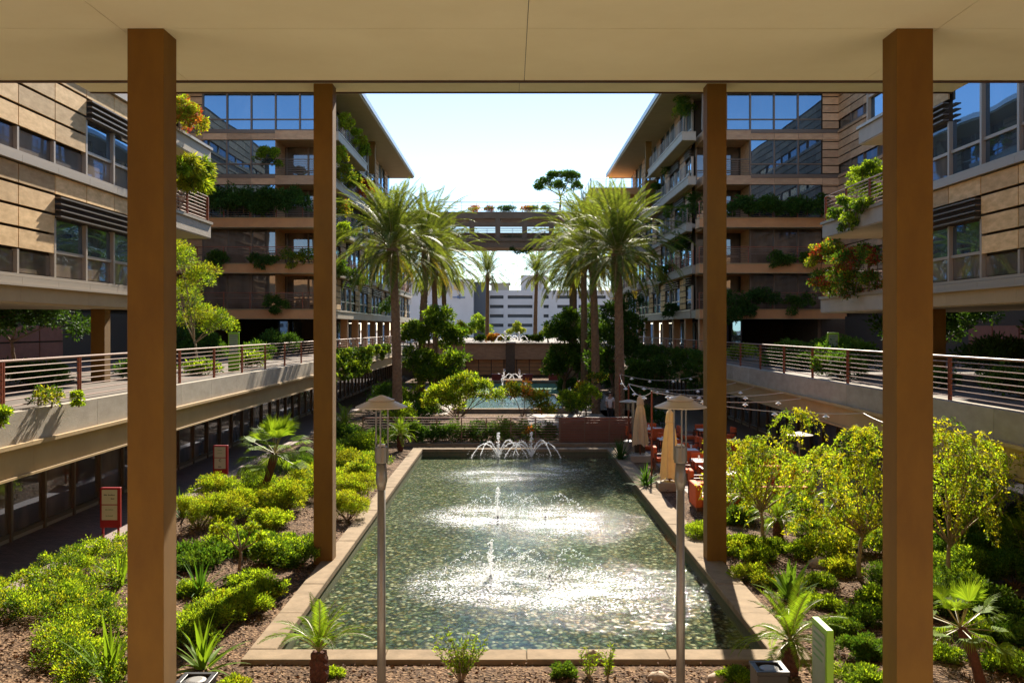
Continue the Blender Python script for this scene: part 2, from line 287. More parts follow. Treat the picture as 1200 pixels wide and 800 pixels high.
# ------------------------------------------------------------------ mesh helpers
def mesh_np(name, V, F, mats, fmat=None, smooth=False):
    me = bpy.data.meshes.new(name); V = np.asarray(V, dtype=np.float32); F = np.asarray(F, dtype=np.int32)
    me.vertices.add(len(V)); me.vertices.foreach_set('co', V.ravel())
    k = F.shape[1]; me.loops.add(F.size); me.loops.foreach_set('vertex_index', F.ravel())
    me.polygons.add(len(F)); me.polygons.foreach_set('loop_start', np.arange(0, F.size, k, dtype=np.int32))
    me.polygons.foreach_set('loop_total', np.full(len(F), k, dtype=np.int32))
    for mm_ in mats: me.materials.append(MATS[mm_])
    if fmat is not None: me.polygons.foreach_set('material_index', np.asarray(fmat, dtype=np.int32))
    me.polygons.foreach_set('use_smooth', np.full(len(F), bool(smooth), dtype=bool))
    me.update(calc_edges=True); me.validate()
    return me
class MB:
    "collects boxes, tubes and lathes in world space"
    def __init__(s): s.V = []; s.F = []
    def add(s, V, F):
        o = len(s.V); s.V += [tuple(v) for v in V]; s.F += [tuple(i+o for i in f) for f in F]; return s
    def box(s, x0, x1, y0, y1, z0, z1):
        if x0 > x1: x0, x1 = x1, x0
        if y0 > y1: y0, y1 = y1, y0
        if z0 > z1: z0, z1 = z1, z0
        return s.add([(x0,y0,z0),(x1,y0,z0),(x1,y1,z0),(x0,y1,z0),(x0,y0,z1),(x1,y0,z1),(x1,y1,z1),(x0,y1,z1)],
              [(0,3,2,1),(4,5,6,7),(0,1,5,4),(1,2,6,5),(2,3,7,6),(3,0,4,7)])
    def tube(s, pts, rad, n=8, caps=True):
        pts = [Vector(p) for p in pts]
        if not isinstance(rad, (list, tuple)): rad = [rad]*len(pts)
        V = []; F = []; up = None
        for i, p in enumerate(pts):
            t = (pts[min(i+1, len(pts)-1)]-pts[max(i-1, 0)]).normalized()
            if up is None:
                up = Vector((0, 0, 1)) if abs(t.z) < .9 else Vector((1, 0, 0))
            a = t.cross(up).normalized(); b_ = a.cross(t).normalized(); up = b_
            for k in range(n):
                an = 2*math.pi*k/n; V.append(p+(a*math.cos(an)+b_*math.sin(an))*rad[i])
        for i in range(len(pts)-1):
            for k in range(n):
                F.append((i*n+k, i*n+(k+1) % n, (i+1)*n+(k+1) % n, (i+1)*n+k))
        if caps: F.append(tuple(range(n))[::-1]); F.append(tuple((len(pts)-1)*n+k for k in range(n)))
        return s.add(V, F)
    def lathe(s, cx, cy, prof, n=20):
        V = []; F = []
        for r, z in prof:
            for k in range(n):
                an = 2*math.pi*k/n; V.append((cx+r*math.cos(an), cy+r*math.sin(an), z))
        for i in range(len(prof)-1):
            for k in range(n): F.append((i*n+k, i*n+(k+1) % n, (i+1)*n+(k+1) % n, (i+1)*n+k))
        F.append(tuple(range(n))[::-1]); F.append(tuple((len(prof)-1)*n+k for k in range(n)))
        return s.add(V, F)
    def ball(s, c, r, n=8, sq=(1, 1, 1), jit=0):
        V = []; F = []; m_ = max(4, n//2)
        for i in range(m_+1):
            th = math.pi*i/m_
            for k in range(n):
                an = 2*math.pi*k/n; j = 1+random.uniform(-jit, jit)
                V.append((c[0]+r*sq[0]*math.sin(th)*math.cos(an)*j, c[1]+r*sq[1]*math.sin(th)*math.sin(an)*j, c[2]+r*sq[2]*math.cos(th)*j))
        for i in range(m_):
            for k in range(n): F.append((i*n+k, (i+1)*n+k, (i+1)*n+(k+1) % n, i*n+(k+1) % n))
        return s.add(V, F)
    def obj(s, name, material, parent=None, smooth=False, bevel=0, **props):
        off = Vector(parent_origin(parent))
        me = bpy.data.meshes.new(name); me.from_pydata([Vector(v)-off for v in s.V], [], s.F); me.materials.append(MATS[material])
        me.validate(); me.update()
        if smooth: me.polygons.foreach_set('use_smooth', np.ones(len(me.polygons), dtype=bool))
        o = bpy.data.objects.new(name, me); COL.objects.link(o); o.parent = parent
        if bevel:
            md = o.modifiers.new("bevel", 'BEVEL'); md.width = bevel; md.segments = 2; md.limit_method = 'ANGLE'
        for k, v_ in props.items(): o[k] = v_
        return o
def parent_origin(p):
    o = Vector((0, 0, 0))
    while p is not None: o += p.location; p = p.parent
    return o
def link(name, me, loc=(0, 0, 0), rz=0, parent=None, scale=1, **props):
    o = bpy.data.objects.new(name, me); COL.objects.link(o); o.parent = parent
    o.location = Vector(loc)-parent_origin(parent); o.rotation_euler = (0, 0, rz) if not isinstance(rz, tuple) else rz
    o.scale = (scale,)*3 if not isinstance(scale, tuple) else scale
    for k, v_ in props.items(): o[k] = v_
    return o
def thing(name, label, cat, loc, group=None):
    o = bpy.data.objects.new(name, None); COL.objects.link(o); o.location = loc; o.empty_display_size = .2
    o['label'] = label; o['category'] = cat
    if group: o['group'] = group
    return o
def PX(px, py, Y):          # photograph pixel at depth Y -> world
    return Vector(((px-598)*Y/1100, Y, H+(385-py)*Y/1100))
def GR(px, py, z=0):        # photograph pixel on the ground
    Y = (H-z)*1100/(py-385); return Vector(((px-598)*Y/1100, Y, z))

PIECES = {}
class Fac:
    "a facade frame: u along the wall, d outwards, z up"
    def __init__(s, kind, pos): s.k = kind; s.p = pos
    def box(s, u0, u1, d0, d1, z0, z1):
        if s.k == 'L': return (s.p+d0, s.p+d1, u0, u1, z0, z1)        # faces +X
        if s.k == 'R': return (s.p-d1, s.p-d0, u0, u1, z0, z1)        # faces -X
        return (u0, u1, s.p-d1, s.p-d0, z0, z1)                       # 'F' faces the camera
def piece(name, F, u0, u1, d0, d1, z0, z1, material, parent, **props):
    x0, x1, y0, y1, z0, z1 = F.box(u0, u1, d0, d1, z0, z1)
    key = (name, round(x1-x0, 3), round(y1-y0, 3), round(z1-z0, 3), material)
    c = Vector(((x0+x1)/2, (y0+y1)/2, (z0+z1)/2))
    if key not in PIECES:
        mb = MB().box(-(x1-x0)/2, (x1-x0)/2, -(y1-y0)/2, (y1-y0)/2, -(z1-z0)/2, (z1-z0)/2)
        me = bpy.data.meshes.new(name); me.from_pydata(mb.V, [], mb.F); me.materials.append(MATS[material]); PIECES[key] = me
    return link(name, PIECES[key], c, parent=parent, **props)
class Joined:
    "small pieces of one kind joined into one part"
    def __init__(s): s.d = {}
    def __call__(s, name, F, u0, u1, d0, d1, z0, z1, material, parent, **props):
        s.d.setdefault((name, material), (MB(), parent))[0].box(*F.box(u0, u1, d0, d1, z0, z1))
    def flush(s):
        for (name, material), (mb, parent) in s.d.items(): mb.obj(name, material, parent, kind='stuff')
        s.d = {}

SL = 2.95
LEV = [H+1.27+SL*i for i in range(5)]
def storey(put, B, F, edges, types, s, panel='sandstone', frame='silver_frame', g_hi='glass_blue', g_lo='glass_dark', rows=4):
    for i, t in enumerate(types):
        a, b_ = edges[i], edges[i+1]
        if a > b_: a, b_ = b_, a
        top = s+SL-.20; rh = (top-(s+.66))/rows
        if t in 'P':
            put('window_pane', F, a+.05, b_-.05, -.10, -.06, s+.10, s+.62, g_lo, B)
            put('mullion', F, a-.045, a+.045, -.10, .035, s+.06, s+.655, frame, B)
            for r in range(rows):
                put('wall_panel', F, a+.02, b_-.02, .0, .045, s+.66+r*rh+.03, s+.66+(r+1)*rh-.04, panel, B)
        elif t == 'S':
            z = s+.1; n = rows+1; rh2 = (top-z)/n
            for r in range(n):
                put('wall_panel', F, a+.02, b_-.02, .0, .045, z+r*rh2+.03, z+(r+1)*rh2-.04, panel, B)
        elif t in 'LG':
            zt = s+.66+(rows-1)*rh if t == 'L' else top
            if t == 'L':
                put('wall_panel', F, a+.02, b_-.02, .0, .045, zt+.02, top-.025, panel, B)
                for r in range(4):
                    z = zt-.07-r*.16
                    put('louver', F, a, b_, .03, .20, z-.035, z, 'louver', B)
                zt -= .62
            put('window_pane', F, a+.05, b_-.05, -.10, -.06, s+.78, zt-.03, g_hi, B)
            put('window_pane', F, a+.05, b_-.05, -.10, -.06, s+.10, s+.70, g_lo if t == 'L' else g_hi, B)
            put('transom', F, a+.045, b_-.045, -.09, .0, s+.70, s+.78, frame, B)
            put('mullion', F, a-.05, a+.05, -.10, .05, s+.06, zt, frame, B)
    lo, hi = min(edges), max(edges)
    put('window_sill', F, lo, hi, -.12, .10, s-.02, s+.06, frame, B)

def railing(parent, p0, p1, z, h=1.0, pitch=3.3, bars=7, post='rail_post', bar='rail_bar', r=.014):
    "posts at a pitch with horizontal bars; parts of parent"
    p0 = Vector((p0[0], p0[1], 0)); p1 = Vector((p1[0], p1[1], 0)); d = p1-p0; n = max(1, round(d.length/pitch))
    t = d.normalized(); q = Vector((-t.y, t.x, 0))
    for i in range(n+1):
        c = p0+d*i/n; mb = MB()
        for sgn in (-1, 1):
            e = c+t*.035*sgn
            mb.add([(e+t*a*.012+q*b_*.03+Vector((0, 0, zz)))[:] for zz in (z, z+h-.02) for a, b_ in ((-1,-1),(1,-1),(1,1),(-1,1))],
                   [(0,3,2,1),(4,5,6,7),(0,1,5,4),(1,2,6,5),(2,3,7,6),(3,0,4,7)])
        mb.obj('post', post, parent)
    for k in range(bars):
        zz = z+.10+(h-.22)*k/(bars-1)
        MB().tube([(p0.x, p0.y, zz), (p1.x, p1.y, zz)], r, 6).obj('rail', bar, parent)
    MB().tube([(p0.x, p0.y, z+h), (p1.x, p1.y, z+h)], r*1.9, 8).obj('handrail', bar, parent)

# ------------------------------------------------------------------ leaf clouds
def leaves(P, D, size, width=.45, jitter=.35):
    "one folded leaf at every point P pointing along D (arrays)"
    n = len(P); D = D/np.linalg.norm(D, axis=1, keepdims=True)
    rnd = rng.normal(size=(n, 3)); S = np.cross(D, rnd); S /= np.linalg.norm(S, axis=1, keepdims=True)
    Nn = np.cross(S, D); sz = (size*(1+rng.uniform(-jitter, jitter, n)))[:, None]
    v0 = P; v2 = P+D*sz; mid = P+D*sz*.45; v1 = mid+S*sz*width*.5+Nn*sz*.08; v3 = mid-S*sz*width*.5+Nn*sz*.08
    V = np.stack([v0, v1, v2, v3], 1).reshape(-1, 3); F = np.arange(4*n).reshape(n, 4)
    return V, F
def clump_points(blobs, n, sub=14, up=.3, flat=.75, spread=.34):
    "blobs: (x,y,z,r). Leaves gather in small sub-clumps on the blob shells"
    P = []; D = []
    w = np.array([b_[3]**2 for b_ in blobs]); w = w/w.sum()
    for b_, wi in zip(blobs, w):
        k = int(n*wi); c = np.array(b_[:3]); r = b_[3]; fl = b_[4] if len(b_) > 4 else flat
        ns = sub
        q = rng.normal(size=(ns, 3)); q /= np.linalg.norm(q, axis=1, keepdims=True); q[:, 2] = np.where(q[:, 2] < -.55, -q[:, 2], q[:, 2])
        rad = rng.uniform(.45, 1.0, ns)[:, None]
        sc = q*rad*r*np.array([1, 1, fl])
        idx = rng.integers(0, ns, k)
        off = rng.normal(size=(k, 3)); off /= np.linalg.norm(off, axis=1, keepdims=True)
        off *= (r*spread*rng.uniform(.3, 1, k)**.5*rng.choice([.7, 1, 1.25], k))[:, None]*np.array([1, 1, .75])
        p = sc[idx]+off
        P.append(p+c)
        d = off/np.linalg.norm(off, axis=1, keepdims=True)+p/r*.5+rng.normal(size=(k, 3))*.35+np.array([0, 0, up]); D.append(d)
    return np.concatenate(P), np.concatenate(D)
def foliage(name, blobs, n, size, mats, parent=None, mix=None, up=.3, width=.45, sub=14, flat=.75, spread=.34, zmin=None, **props):
    P, D = clump_points(blobs, n, sub, up, flat, spread)
    if zmin is not None: P[:, 2] = np.maximum(P[:, 2], zmin+rng.uniform(0, .05, len(P)))
    off = np.array(parent_origin(parent))
    V, F = leaves(P-off, D, size, width)
    fm = rng.choice(len(mats), len(F), p=mix) if len(mats) > 1 else None
    if fm is not None:   # let neighbouring leaves share a tint
        key = (np.floor(P[:, 0]/(size*5))*73+np.floor(P[:, 1]/(size*5))*179+np.floor(P[:, 2]/(size*5))*283).astype(int) % 97
        tab = rng.choice(len(mats), 97, p=mix); pick = rng.random(len(F)) < .6
        fm = np.where(pick, tab[key], fm)
    me = mesh_np(name, V, F, mats, fm)
    o = bpy.data.objects.new(name, me); COL.objects.link(o); o.parent = parent
    for k, v_ in props.items(): o[k] = v_
    return o
def limb_path(a, b_, n=6, bend=.12):
    a = Vector(a); b_ = Vector(b_); L_ = (b_-a).length; pts = []
    off = Vector((random.uniform(-1, 1), random.uniform(-1, 1), random.uniform(.1, .8)))*bend*L_
    for i in range(n+1):
        t = i/n; pts.append(a.lerp(b_, t)+off*math.sin(math.pi*t)+Vector((random.uniform(-1, 1), random.uniform(-1, 1), 0))*.015*L_)
    return pts
def tree(name, label, cat, base, fork_h, blobs, n, size, mats, mix=None, bark='bark', tr=.08, stems=1, group=None, up=.2, width=.45, flat=.75, sub=14, spread=.34):
    "blobs relative to base"
    base = Vector(base); T = thing(name, label, cat, base, group)
    fork = base+Vector((random.uniform(-.1, .1), random.uniform(-.1, .1), fork_h))
    pts = limb_path(base-Vector((0, 0, .1)), fork, 6, .05)
    MB().tube(pts, [tr*(1.25-.5*i/6) for i in range(7)], 9).obj('trunk', bark, T, smooth=True)
    for b_ in blobs:
        c = base+Vector(b_[:3]); lp = limb_path(fork-Vector((0, 0, .05)), c, 6, .12)
        mb = MB().tube(lp, [tr*(.62-.5*i/6) for i in range(7)], 6)
        for k in range(4):
            s_ = lp[random.randint(3, 5)]; e_ = c+Vector((random.uniform(-1, 1), random.uniform(-1, 1), random.uniform(-.3, .9)))*b_[3]*.8
            mb.tube(limb_path(s_, e_, 4, .1), [tr*.22, tr*.18, tr*.14, tr*.1, tr*.05], 5)
        mb.obj('limb', bark, T, smooth=True)
    wb = [(base.x+b_[0], base.y+b_[1], base.z+b_[2])+tuple(b_[3:]) for b_ in blobs]
    foliage('crown', wb, n, size, mats, T, mix, up=up, width=width, flat=flat, sub=sub, spread=spread)
    return T
def shrub(name, label, cat, c, r, n, size, mats, mix=None, h=None, up=.5, group=None, stems=True, width=.45, flat=.7):
    "a rounded shrub made of several lobes"
    c = Vector(c); h = h or r; T = thing(name, label, cat, c, group)
    blobs = [(c.x, c.y, c.z+h*.5, r*.62, h/r*.7)]
    for k in range(6):
        a = k*1.05+random.random(); q = r*.55
        blobs.append((c.x+math.cos(a)*q, c.y+math.sin(a)*q, c.z+h*random.uniform(.3, .55), r*random.uniform(.38, .5), h/r*.8))
    if stems:
        mb = MB()
        for b_ in blobs: mb.tube(limb_path(c, b_[:3], 3, .1), [.02, .016, .012, .008], 5)
        mb.obj('stem', 'bark', T)
    foliage('foliage', blobs, n, size, mats, T, mix, up=up, width=width, sub=9, spread=.42, flat=flat, zmin=c.z+.02)
    return T

# ------------------------------------------------------------------ fronds
def frond_mesh(name, L_, pitch, curl, n, leaf, lw, vee, mats, start=.12, rw=.02, twist=.0, seed=0):
    "feather frond; pitch at the base, curl = how far it bends down, arching outward along +X"
    r = np.random.default_rng(seed); m_ = 16; pts = []; p = np.zeros(3); ang = pitch; ds = L_/m_; tans = []
    for i in range(m_+1):
        pts.append(p.copy()); t = np.array([math.cos(ang), 0, math.sin(ang)]); tans.append(t); p = p+t*ds; ang -= curl/m_*(.5+1.0*i/m_)
    pts = np.array(pts); tans = np.array(tans); V = []; F = []; fm = []
    for i in range(m_):
        w0 = rw*(1-.85*i/m_); w1 = rw*(1-.85*(i+1)/m_); o = len(V)
        for q, w in ((i, w0), (i+1, w1)):
            nn = np.array([-tans[q][2], 0, tans[q][0]])
            V += [pts[q]+np.array([0, w, 0]), pts[q]-np.array([0, w, 0]), pts[q]-nn*w*1.3]
        F += [(o, o+3, o+4, o+1), (o+1, o+4, o+5, o+2), (o+2, o+5, o+3, o)]; fm += [1]*3
    for k in range(n):
        t = start+(1-start)*k/(n-1)*.995; f = t*m_; i = min(int(f), m_-1); a = f-i
        c = pts[i]*(1-a)+pts[i+1]*a; T_ = tans[i]*(1-a)+tans[i+1]*a; nn = np.array([-T_[2], 0, T_[0]])
        prof = (math.sin(math.pi*min(1, (t-start)/(1-start)*.86+.14))**.6)
        ll = leaf*max(.25, prof)*(1+r.uniform(-.12, .12))
        fw = .55+.5*t
        for sd_ in (-1, 1):
            d = np.array([0, sd_, 0])+T_*fw+nn*(vee+r.uniform(-.12, .12)); d /= np.linalg.norm(d); d = d+np.array([0, 0, -.10]); d /= np.linalg.norm(d)
            s_ = np.cross(d, nn); s_ /= np.linalg.norm(s_); w = lw*(.7+.3*prof); tip = c+d*ll+np.array([0, 0, -.10*ll]); mid = c+d*ll*.5; o = len(V)
            V += [c-s_*w*.5, mid-s_*w*.6, tip, mid+s_*w*.6]
            F += [(o, o+1, o+2, o+3)]; fm.append(0)
    return mesh_np(name, V, F, mats, fm)
def blade_mesh(name, L_, pitch, curl, w, mats, fold=.25, n=8, wp=.45):
    V = []; F = []; p = Vector((0, 0, 0)); ang = pitch
    for i in range(n+1):
        t = i/n; ww = w*max(.03, math.sin(math.pi*(t*(1-.0))**wp*.98+.06)) if i else w*.45
        nn = Vector((-math.sin(ang), 0, math.cos(ang)))
        V += [p+Vector((0, -ww, 0))+nn*ww*fold, p, p+Vector((0, ww, 0))+nn*ww*fold]
        p = p+Vector((math.cos(ang), 0, math.sin(ang)))*L_/n; ang -= curl/n*(.4+1.2*t)
    for i in range(n):
        o = i*3; F += [(o, o+3, o+4, o+1), (o+1, o+4, o+5, o+2)]
    return mesh_np(name, [tuple(v_) for v_ in V], F, mats)
def fan_mesh(name, pet, R_, mats, n=26, pitch=.5, spread=2.6, droop=.25):
    "palmate leaf on a petiole"
    V = []; F = []; fm = []; d = np.array([math.cos(pitch), 0, math.sin(pitch)]); o = 0
    c = d*pet+np.array([0, 0, -.05*pet])
    V += [(0, -.012, 0), (0, .012, 0), (0, 0, -.02), tuple(c+np.array([0, -.008, 0])), tuple(c+np.array([0, .008, 0])), tuple(c-np.array([0, 0, .012]))]
    F += [(0, 3, 4, 1), (1, 4, 5, 2), (2, 5, 3, 0)]; fm += [1]*3
    up = np.array([-d[2], 0, d[0]]); side = np.array([0, 1, 0])
    for k in range(n):
        a = -spread/2+spread*k/(n-1); r_ = R_*(.75+.25*math.cos(a))*random.uniform(.85, 1.1)
        dd = d*math.cos(a)+side*math.sin(a); dd = dd+up*.12*abs(math.sin(a)); dd /= np.linalg.norm(dd)
        s_ = np.cross(dd, up); s_ /= np.linalg.norm(s_); w = R_*spread/n*.26
        mid = c+dd*r_*.6; tip = c+dd*r_+np.array([0, 0, -(droop+random.uniform(0, .15))*r_]); o = len(V)
        V += [tuple(c), tuple(mid-s_*w+up*w*.3), tuple(tip), tuple(mid+s_*w+up*w*.3)]; F.append((o, o+1, o+2, o+3)); fm.append(0)
    return mesh_np(name, V, F, mats, fm)
DATE = [frond_mesh('frond', 4.3*s_, R(p), R(c), 70, .48, .036, .30, ['leaf_palm', 'rachis'], seed=i)
        for i, (p, c, s_) in enumerate([(84, 40, .85), (72, 62, .95), (62, 78, 1), (50, 88, 1), (38, 92, 1), (26, 92, .95), (10, 82, .9), (-12, 66, .82)])]
DATE_OLD = [frond_mesh('frond', 3.0, R(p), R(c), 40, .44, .028, .1, ['leaf_palm_old', 'rachis'], seed=20+i) for i, (p, c) in enumerate([(0, 80), (-22, 62)])]
def date_palm(label, x, y, zb, zc, seed, s=1.0, tr=.21, n=62):
    random.seed(seed)
    T = thing('date_palm', label, 'palm tree', (x, y, zb), 'date palms in two rows')
    # trunk with old leaf-base rings
    V = []; F = []; ns = 14; hgt = zc-zb; m_ = int(hgt/.12); lean = (random.uniform(-.4, .4), random.uniform(-.3, .3))
    for i in range(m_+1):
        t = i/m_; r0 = tr*(1.15-.35*t)+(.12*s if t > .86 else 0)*min(1, (t-.86)/.06)
        for k in range(ns):
            an = 2*math.pi*(k+(i % 2)*.5)/ns; rr = r0*(1+.10*((i+k) % 2)+random.uniform(-.04, .04))
            V.append((lean[0]*t*t+rr*math.cos(an), lean[1]*t*t+rr*math.sin(an), hgt*t))
    for i in range(m_):
        for k in range(ns): F.append((i*ns+k, i*ns+(k+1) % ns, (i+1)*ns+(k+1) % ns, (i+1)*ns+k))
    me = mesh_np('trunk', V, F, ['palm_bark']); link('trunk', me, (x, y, zb), parent=T)
    top = Vector((x+lean[0], y+lean[1], zc))
    for k in range(n):
        u = (k+.5)/n; i = min(7, int(u*8)); a = k*2.39996+random.uniform(-.2, .2)
        link('frond', DATE[i], top+Vector((math.cos(a)*.10, math.sin(a)*.10, .25*(1-u)-.1)), (random.uniform(-.06, .06), random.uniform(-.08, .08), a), parent=T, scale=s*random.uniform(.88, 1.08))
    for k in range(9):
        a = k*.7+random.random()*.3
        link('frond', DATE_OLD[k % 2], top+Vector((0, 0, -.25)), (0, random.uniform(-.1, .1), a), parent=T, scale=s*random.uniform(.75, .95), label='yellowing lower frond')
    return T
SAGO = [frond_mesh('frond', 1.0, R(p), R(c), 34, .17, .018, .35, ['leaf_sago', 'rachis'], start=.1, rw=.012, seed=40+i) for i, (p, c) in enumerate([(82, 42), (66, 66), (48, 82), (30, 88), (10, 80)])]
def sago(label, base, h, s, seed, n=24, up_only=False, tr=.11):
    random.seed(seed); base = Vector(base); T = thing('sago_palm', label, 'sago palm', base)
    V = []; F = []; ns = 12; m_ = max(3, int(h/.05))
    for i in range(m_+1):
        t = i/m_
        for k in range(ns):
            an = 2*math.pi*(k+(i % 2)*.5)/ns; rr = tr*(.80+.2*math.sin(math.pi*t))*(1+.34*((i+k) % 2)+random.uniform(-.12, .12)); V.append((rr*math.cos(an), rr*math.sin(an), h*t-.03+random.uniform(-.012, .012)))
    for i in range(m_):
        for k in range(ns): F.append((i*ns+k, i*ns+(k+1) % ns, (i+1)*ns+(k+1) % ns, (i+1)*ns+k))
    F.append((m_*ns, m_*ns+3, m_*ns+6, m_*ns+9))
    link('trunk', mesh_np('trunk', V, F, ['sago_bark']), base, parent=T)
    for k in range(n):
        u = (k+.5)/n; i = min(4, int(u*5)); i = min(i, 2) if up_only else i
        link('frond', SAGO[i], base+Vector((0, 0, h-.02)), (random.uniform(-.1, .1), random.uniform(.0, .2) if not up_only else random.uniform(-.1, .1), k*2.39996), parent=T, scale=s*random.uniform(.85, 1.12))
    return T
BL = {}
def spiky(name, label, cat, base, L_, w, n, mats, seed, curl=45, lo=25, hi=85, group=None, wp=.45, stem=0):
    random.seed(seed); base = Vector(base); T = thing(name, label, cat, base, group)
    ms = [blade_mesh('leaf', L_, R(lo+(hi-lo)*i/4), R(curl*(1.1-.18*i)), w, mats, wp=wp) for i in range(5)]
    for k in range(n):
        u = (k+.5)/n; i = 4-min(4, int(u*5))
        link('leaf', ms[i], base+Vector((0, 0, stem*(1-u))), (random.uniform(-.12, .12), random.uniform(-.12, .12), k*2.39996+random.uniform(-.2, .2)), parent=T, scale=random.uniform(.75, 1.1))
    if stem: MB().tube([base-Vector((0,0,.05)), base+Vector((0, 0, stem))], [w*1.1, w*.8], 8).obj('stem', 'bark', T)
    return T
def fan_palm(label, base, top, R_, n, seed, s=1.0, tr=.10):
    random.seed(seed); base = Vector(base); top = Vector(top); T = thing('fan_palm', label, 'palm', base)
    pts = [base.lerp(top, i/8)+Vector((math.sin(i/8*math.pi)*.04, 0, 0)) for i in range(9)]
    MB().tube(pts, [tr*1.15, tr, tr*.9, tr*.92, tr*.9, tr*.95, tr*1.0, tr*1.1, tr*.8], 10).obj('trunk', 'sago_bark', T, smooth=False)
    ms = [fan_mesh('fan_leaf', R_*.75, R_*.62, ['leaf_sago', 'rachis'], n=30, pitch=R(p), droop=dr) for p, dr in ((75, .02), (50, .1), (28, .2), (5, .3), (-20, .4))]
    for k in range(n):
        u = (k+.5)/n; i = min(4, int(u*5))
        link('fan_leaf', ms[i], top, (random.uniform(-.15, .15), random.uniform(-.1, .1), k*2.39996), parent=T, scale=s*random.uniform(.85, 1.1))
    return T

def weeping_tree(name, label, cat, base, fork_h, blobs, n_sprays, size, mats, mix, bark, tr):
    "a loose crown of arching, drooping leafy sprays"
    base = Vector(base); T = thing(name, label, cat, base)
    fork = base+Vector((random.uniform(-.08, .08), 0, fork_h)); mb = MB().tube(limb_path(base-Vector((0, 0, .1)), fork, 6, .06), [tr*(1.25-.5*i/6) for i in range(7)], 9); mb.obj('trunk', bark, T, smooth=True)
    w = np.array([b_[3] for b_ in blobs]); w = w/w.sum(); tw = MB(); Pn = []; Dn = []
    for b_ in blobs:
        c = base+Vector(b_[:3]); lp = limb_path(fork-Vector((0, 0, .05)), c, 6, .15)
        MB().tube(lp, [tr*(.55-.45*i/6) for i in range(7)], 6).obj('limb', bark, T, smooth=True)
    for k in range(n_sprays):
        b_ = blobs[rng.choice(len(blobs), p=w)]; a = rng.uniform(0, 2*math.pi); r0 = b_[3]*rng.uniform(.0, .7)
        st = base+Vector(b_[:3])+Vector((math.cos(a)*r0, math.sin(a)*r0, rng.uniform(-.1, .45)*b_[3]))
        L_ = rng.uniform(.3, .85)*(.65+b_[3]); out = Vector((math.cos(a+rng.normal()*.5), math.sin(a+rng.normal()*.5), 0)); rise = rng.uniform(.15, .5); drop = rng.uniform(.5, 1.3)
        pts = [st+out*L_*t*(1-.25*t)+Vector((0, 0, L_*(rise*t-(rise+drop)*t*t))) for t in (0, .17, .34, .5, .67, .84, 1)]
        tw.tube(pts, [.006, .005, .005, .004, .003, .003, .002], 3, caps=False)
        for i in range(1, 7):
            m_ = 9
            for _ in range(m_):
                q = pts[i-1].lerp(pts[i], rng.random()); Pn.append(q+Vector(rng.normal(size=3))*.028); d = rng.normal(size=3)*.8+np.array(out)*.6+np.array([0, 0, -.7]); Dn.append(d)
    tw.obj('twigs', bark, T, kind='stuff')
    P = np.array([tuple(p) for p in Pn])-np.array(base); V, F = leaves(P, np.array(Dn), size, .42)
    fm = rng.choice(len(mats), len(F)//54, p=mix); fm = np.repeat(fm, 54); fm = np.concatenate([fm, np.zeros(len(F)-len(fm), dtype=int)])
    link('crown', mesh_np('crown', V, F, mats, fm), base, parent=T); return T
# ================================================================== THE SETTING
def sheet(name, quads, z, material, **props):
    V = []; F = []
    for (x0, x1, y0, y1) in quads:
        o = len(V); V += [(x0,y0,z),(x1,y0,z),(x1,y1,z),(x0,y1,z)]; F.append((o,o+1,o+2,o+3))
    me = bpy.data.meshes.new(name); me.from_pydata(V, [], F); me.materials.append(MATS[material])
    o = bpy.data.objects.new(name, me); COL.objects.link(o); o['kind'] = 'structure'
    for k, v_ in props.items(): o[k] = v_
    return o
PX0, PX1, PY0, PY1 = -3.76, 4.15, 15.0, 40.0
sheet('ground', [(-1500, PX0, -300, 3000), (PX1, 1500, -300, 3000), (PX0, PX1, -300, PY0), (PX0, PX1, PY1, 3000)], 0, 'mulch')
sheet('path', [(-12.2, -9.75, 6, 62)], .012, 'pavers')
sheet('patio', [(5.6, 12.6, 27.5, 60)], .012, 'patio_tiles')
sheet('path', [(9.9, 12.6, 8, 27.5)], .012, 'pavers')
sheet('bounce_paving', [(-9.6, 9.7, -4, 10.2)], .02, 'bounce_pavers')  # pale paving added out of view to bounce sunlight up to the ceiling
sheet('terrace', [(1.0, 7.5, 46.0, 57.0), (-7.5, -3.8, 57, 90), (3.9, 7.5, 57, 90)], .012, 'patio_tiles')
# garden beds: mulch with slight swells
def bed(name, x0, x1, y0, y1, nx, ny, amp):
    V = []; F = []
    for j in range(ny+1):
        for i in range(nx+1):
            x = x0+(x1-x0)*i/nx; y = y0+(y1-y0)*j/ny
            e = min(1, min(i, nx-i, j, ny-j)/3)
            z = .006+e*amp*(.5+.5*math.sin(x*1.7+math.sin(y*1.1)*1.5)*math.cos(y*1.3+x*.6))+e*random.uniform(0, .012)
            V.append((x, y, z))
    for j in range(ny):
        for i in range(nx): a = j*(nx+1)+i; F.append((a, a+1, a+nx+2, a+nx+1))
    me = mesh_np(name, V, F, ['mulch'], smooth=True); o = bpy.data.objects.new(name, me); COL.objects.link(o); o['kind'] = 'structure'
bed('garden_bed', -9.7, -4.3, 10, 41.5, 50, 240, .10)
bed('garden_bed', 4.85, 9.8, 10, 27.3, 50, 150, .12)
bed('garden_bed', -4.2, 4.8, 10, 14.45, 60, 36, .05)
# loose mulch chips
n = 42000
x = rng.uniform(-9.6, 9.7, n); y = 11+20*rng.random(n)**1.5
keep = ~((x > -4.25) & (x < 4.9) & (y > 14.4)) & ~((x > 5.0) & (y > 27.2)); x, y = x[keep], y[keep]; n = len(x)
P = np.stack([x, y, .035+.05*rng.random(n)+np.where(np.abs(x) > 4.3, .035, 0)], 1); D = rng.normal(size=(n, 3)); D[:, 2] *= .35
V, F = leaves(P, D, .06, .5, .5)
o = link('mulch_chips', mesh_np('mulch_chips', V, F, ['mulch_chip']), kind='stuff')

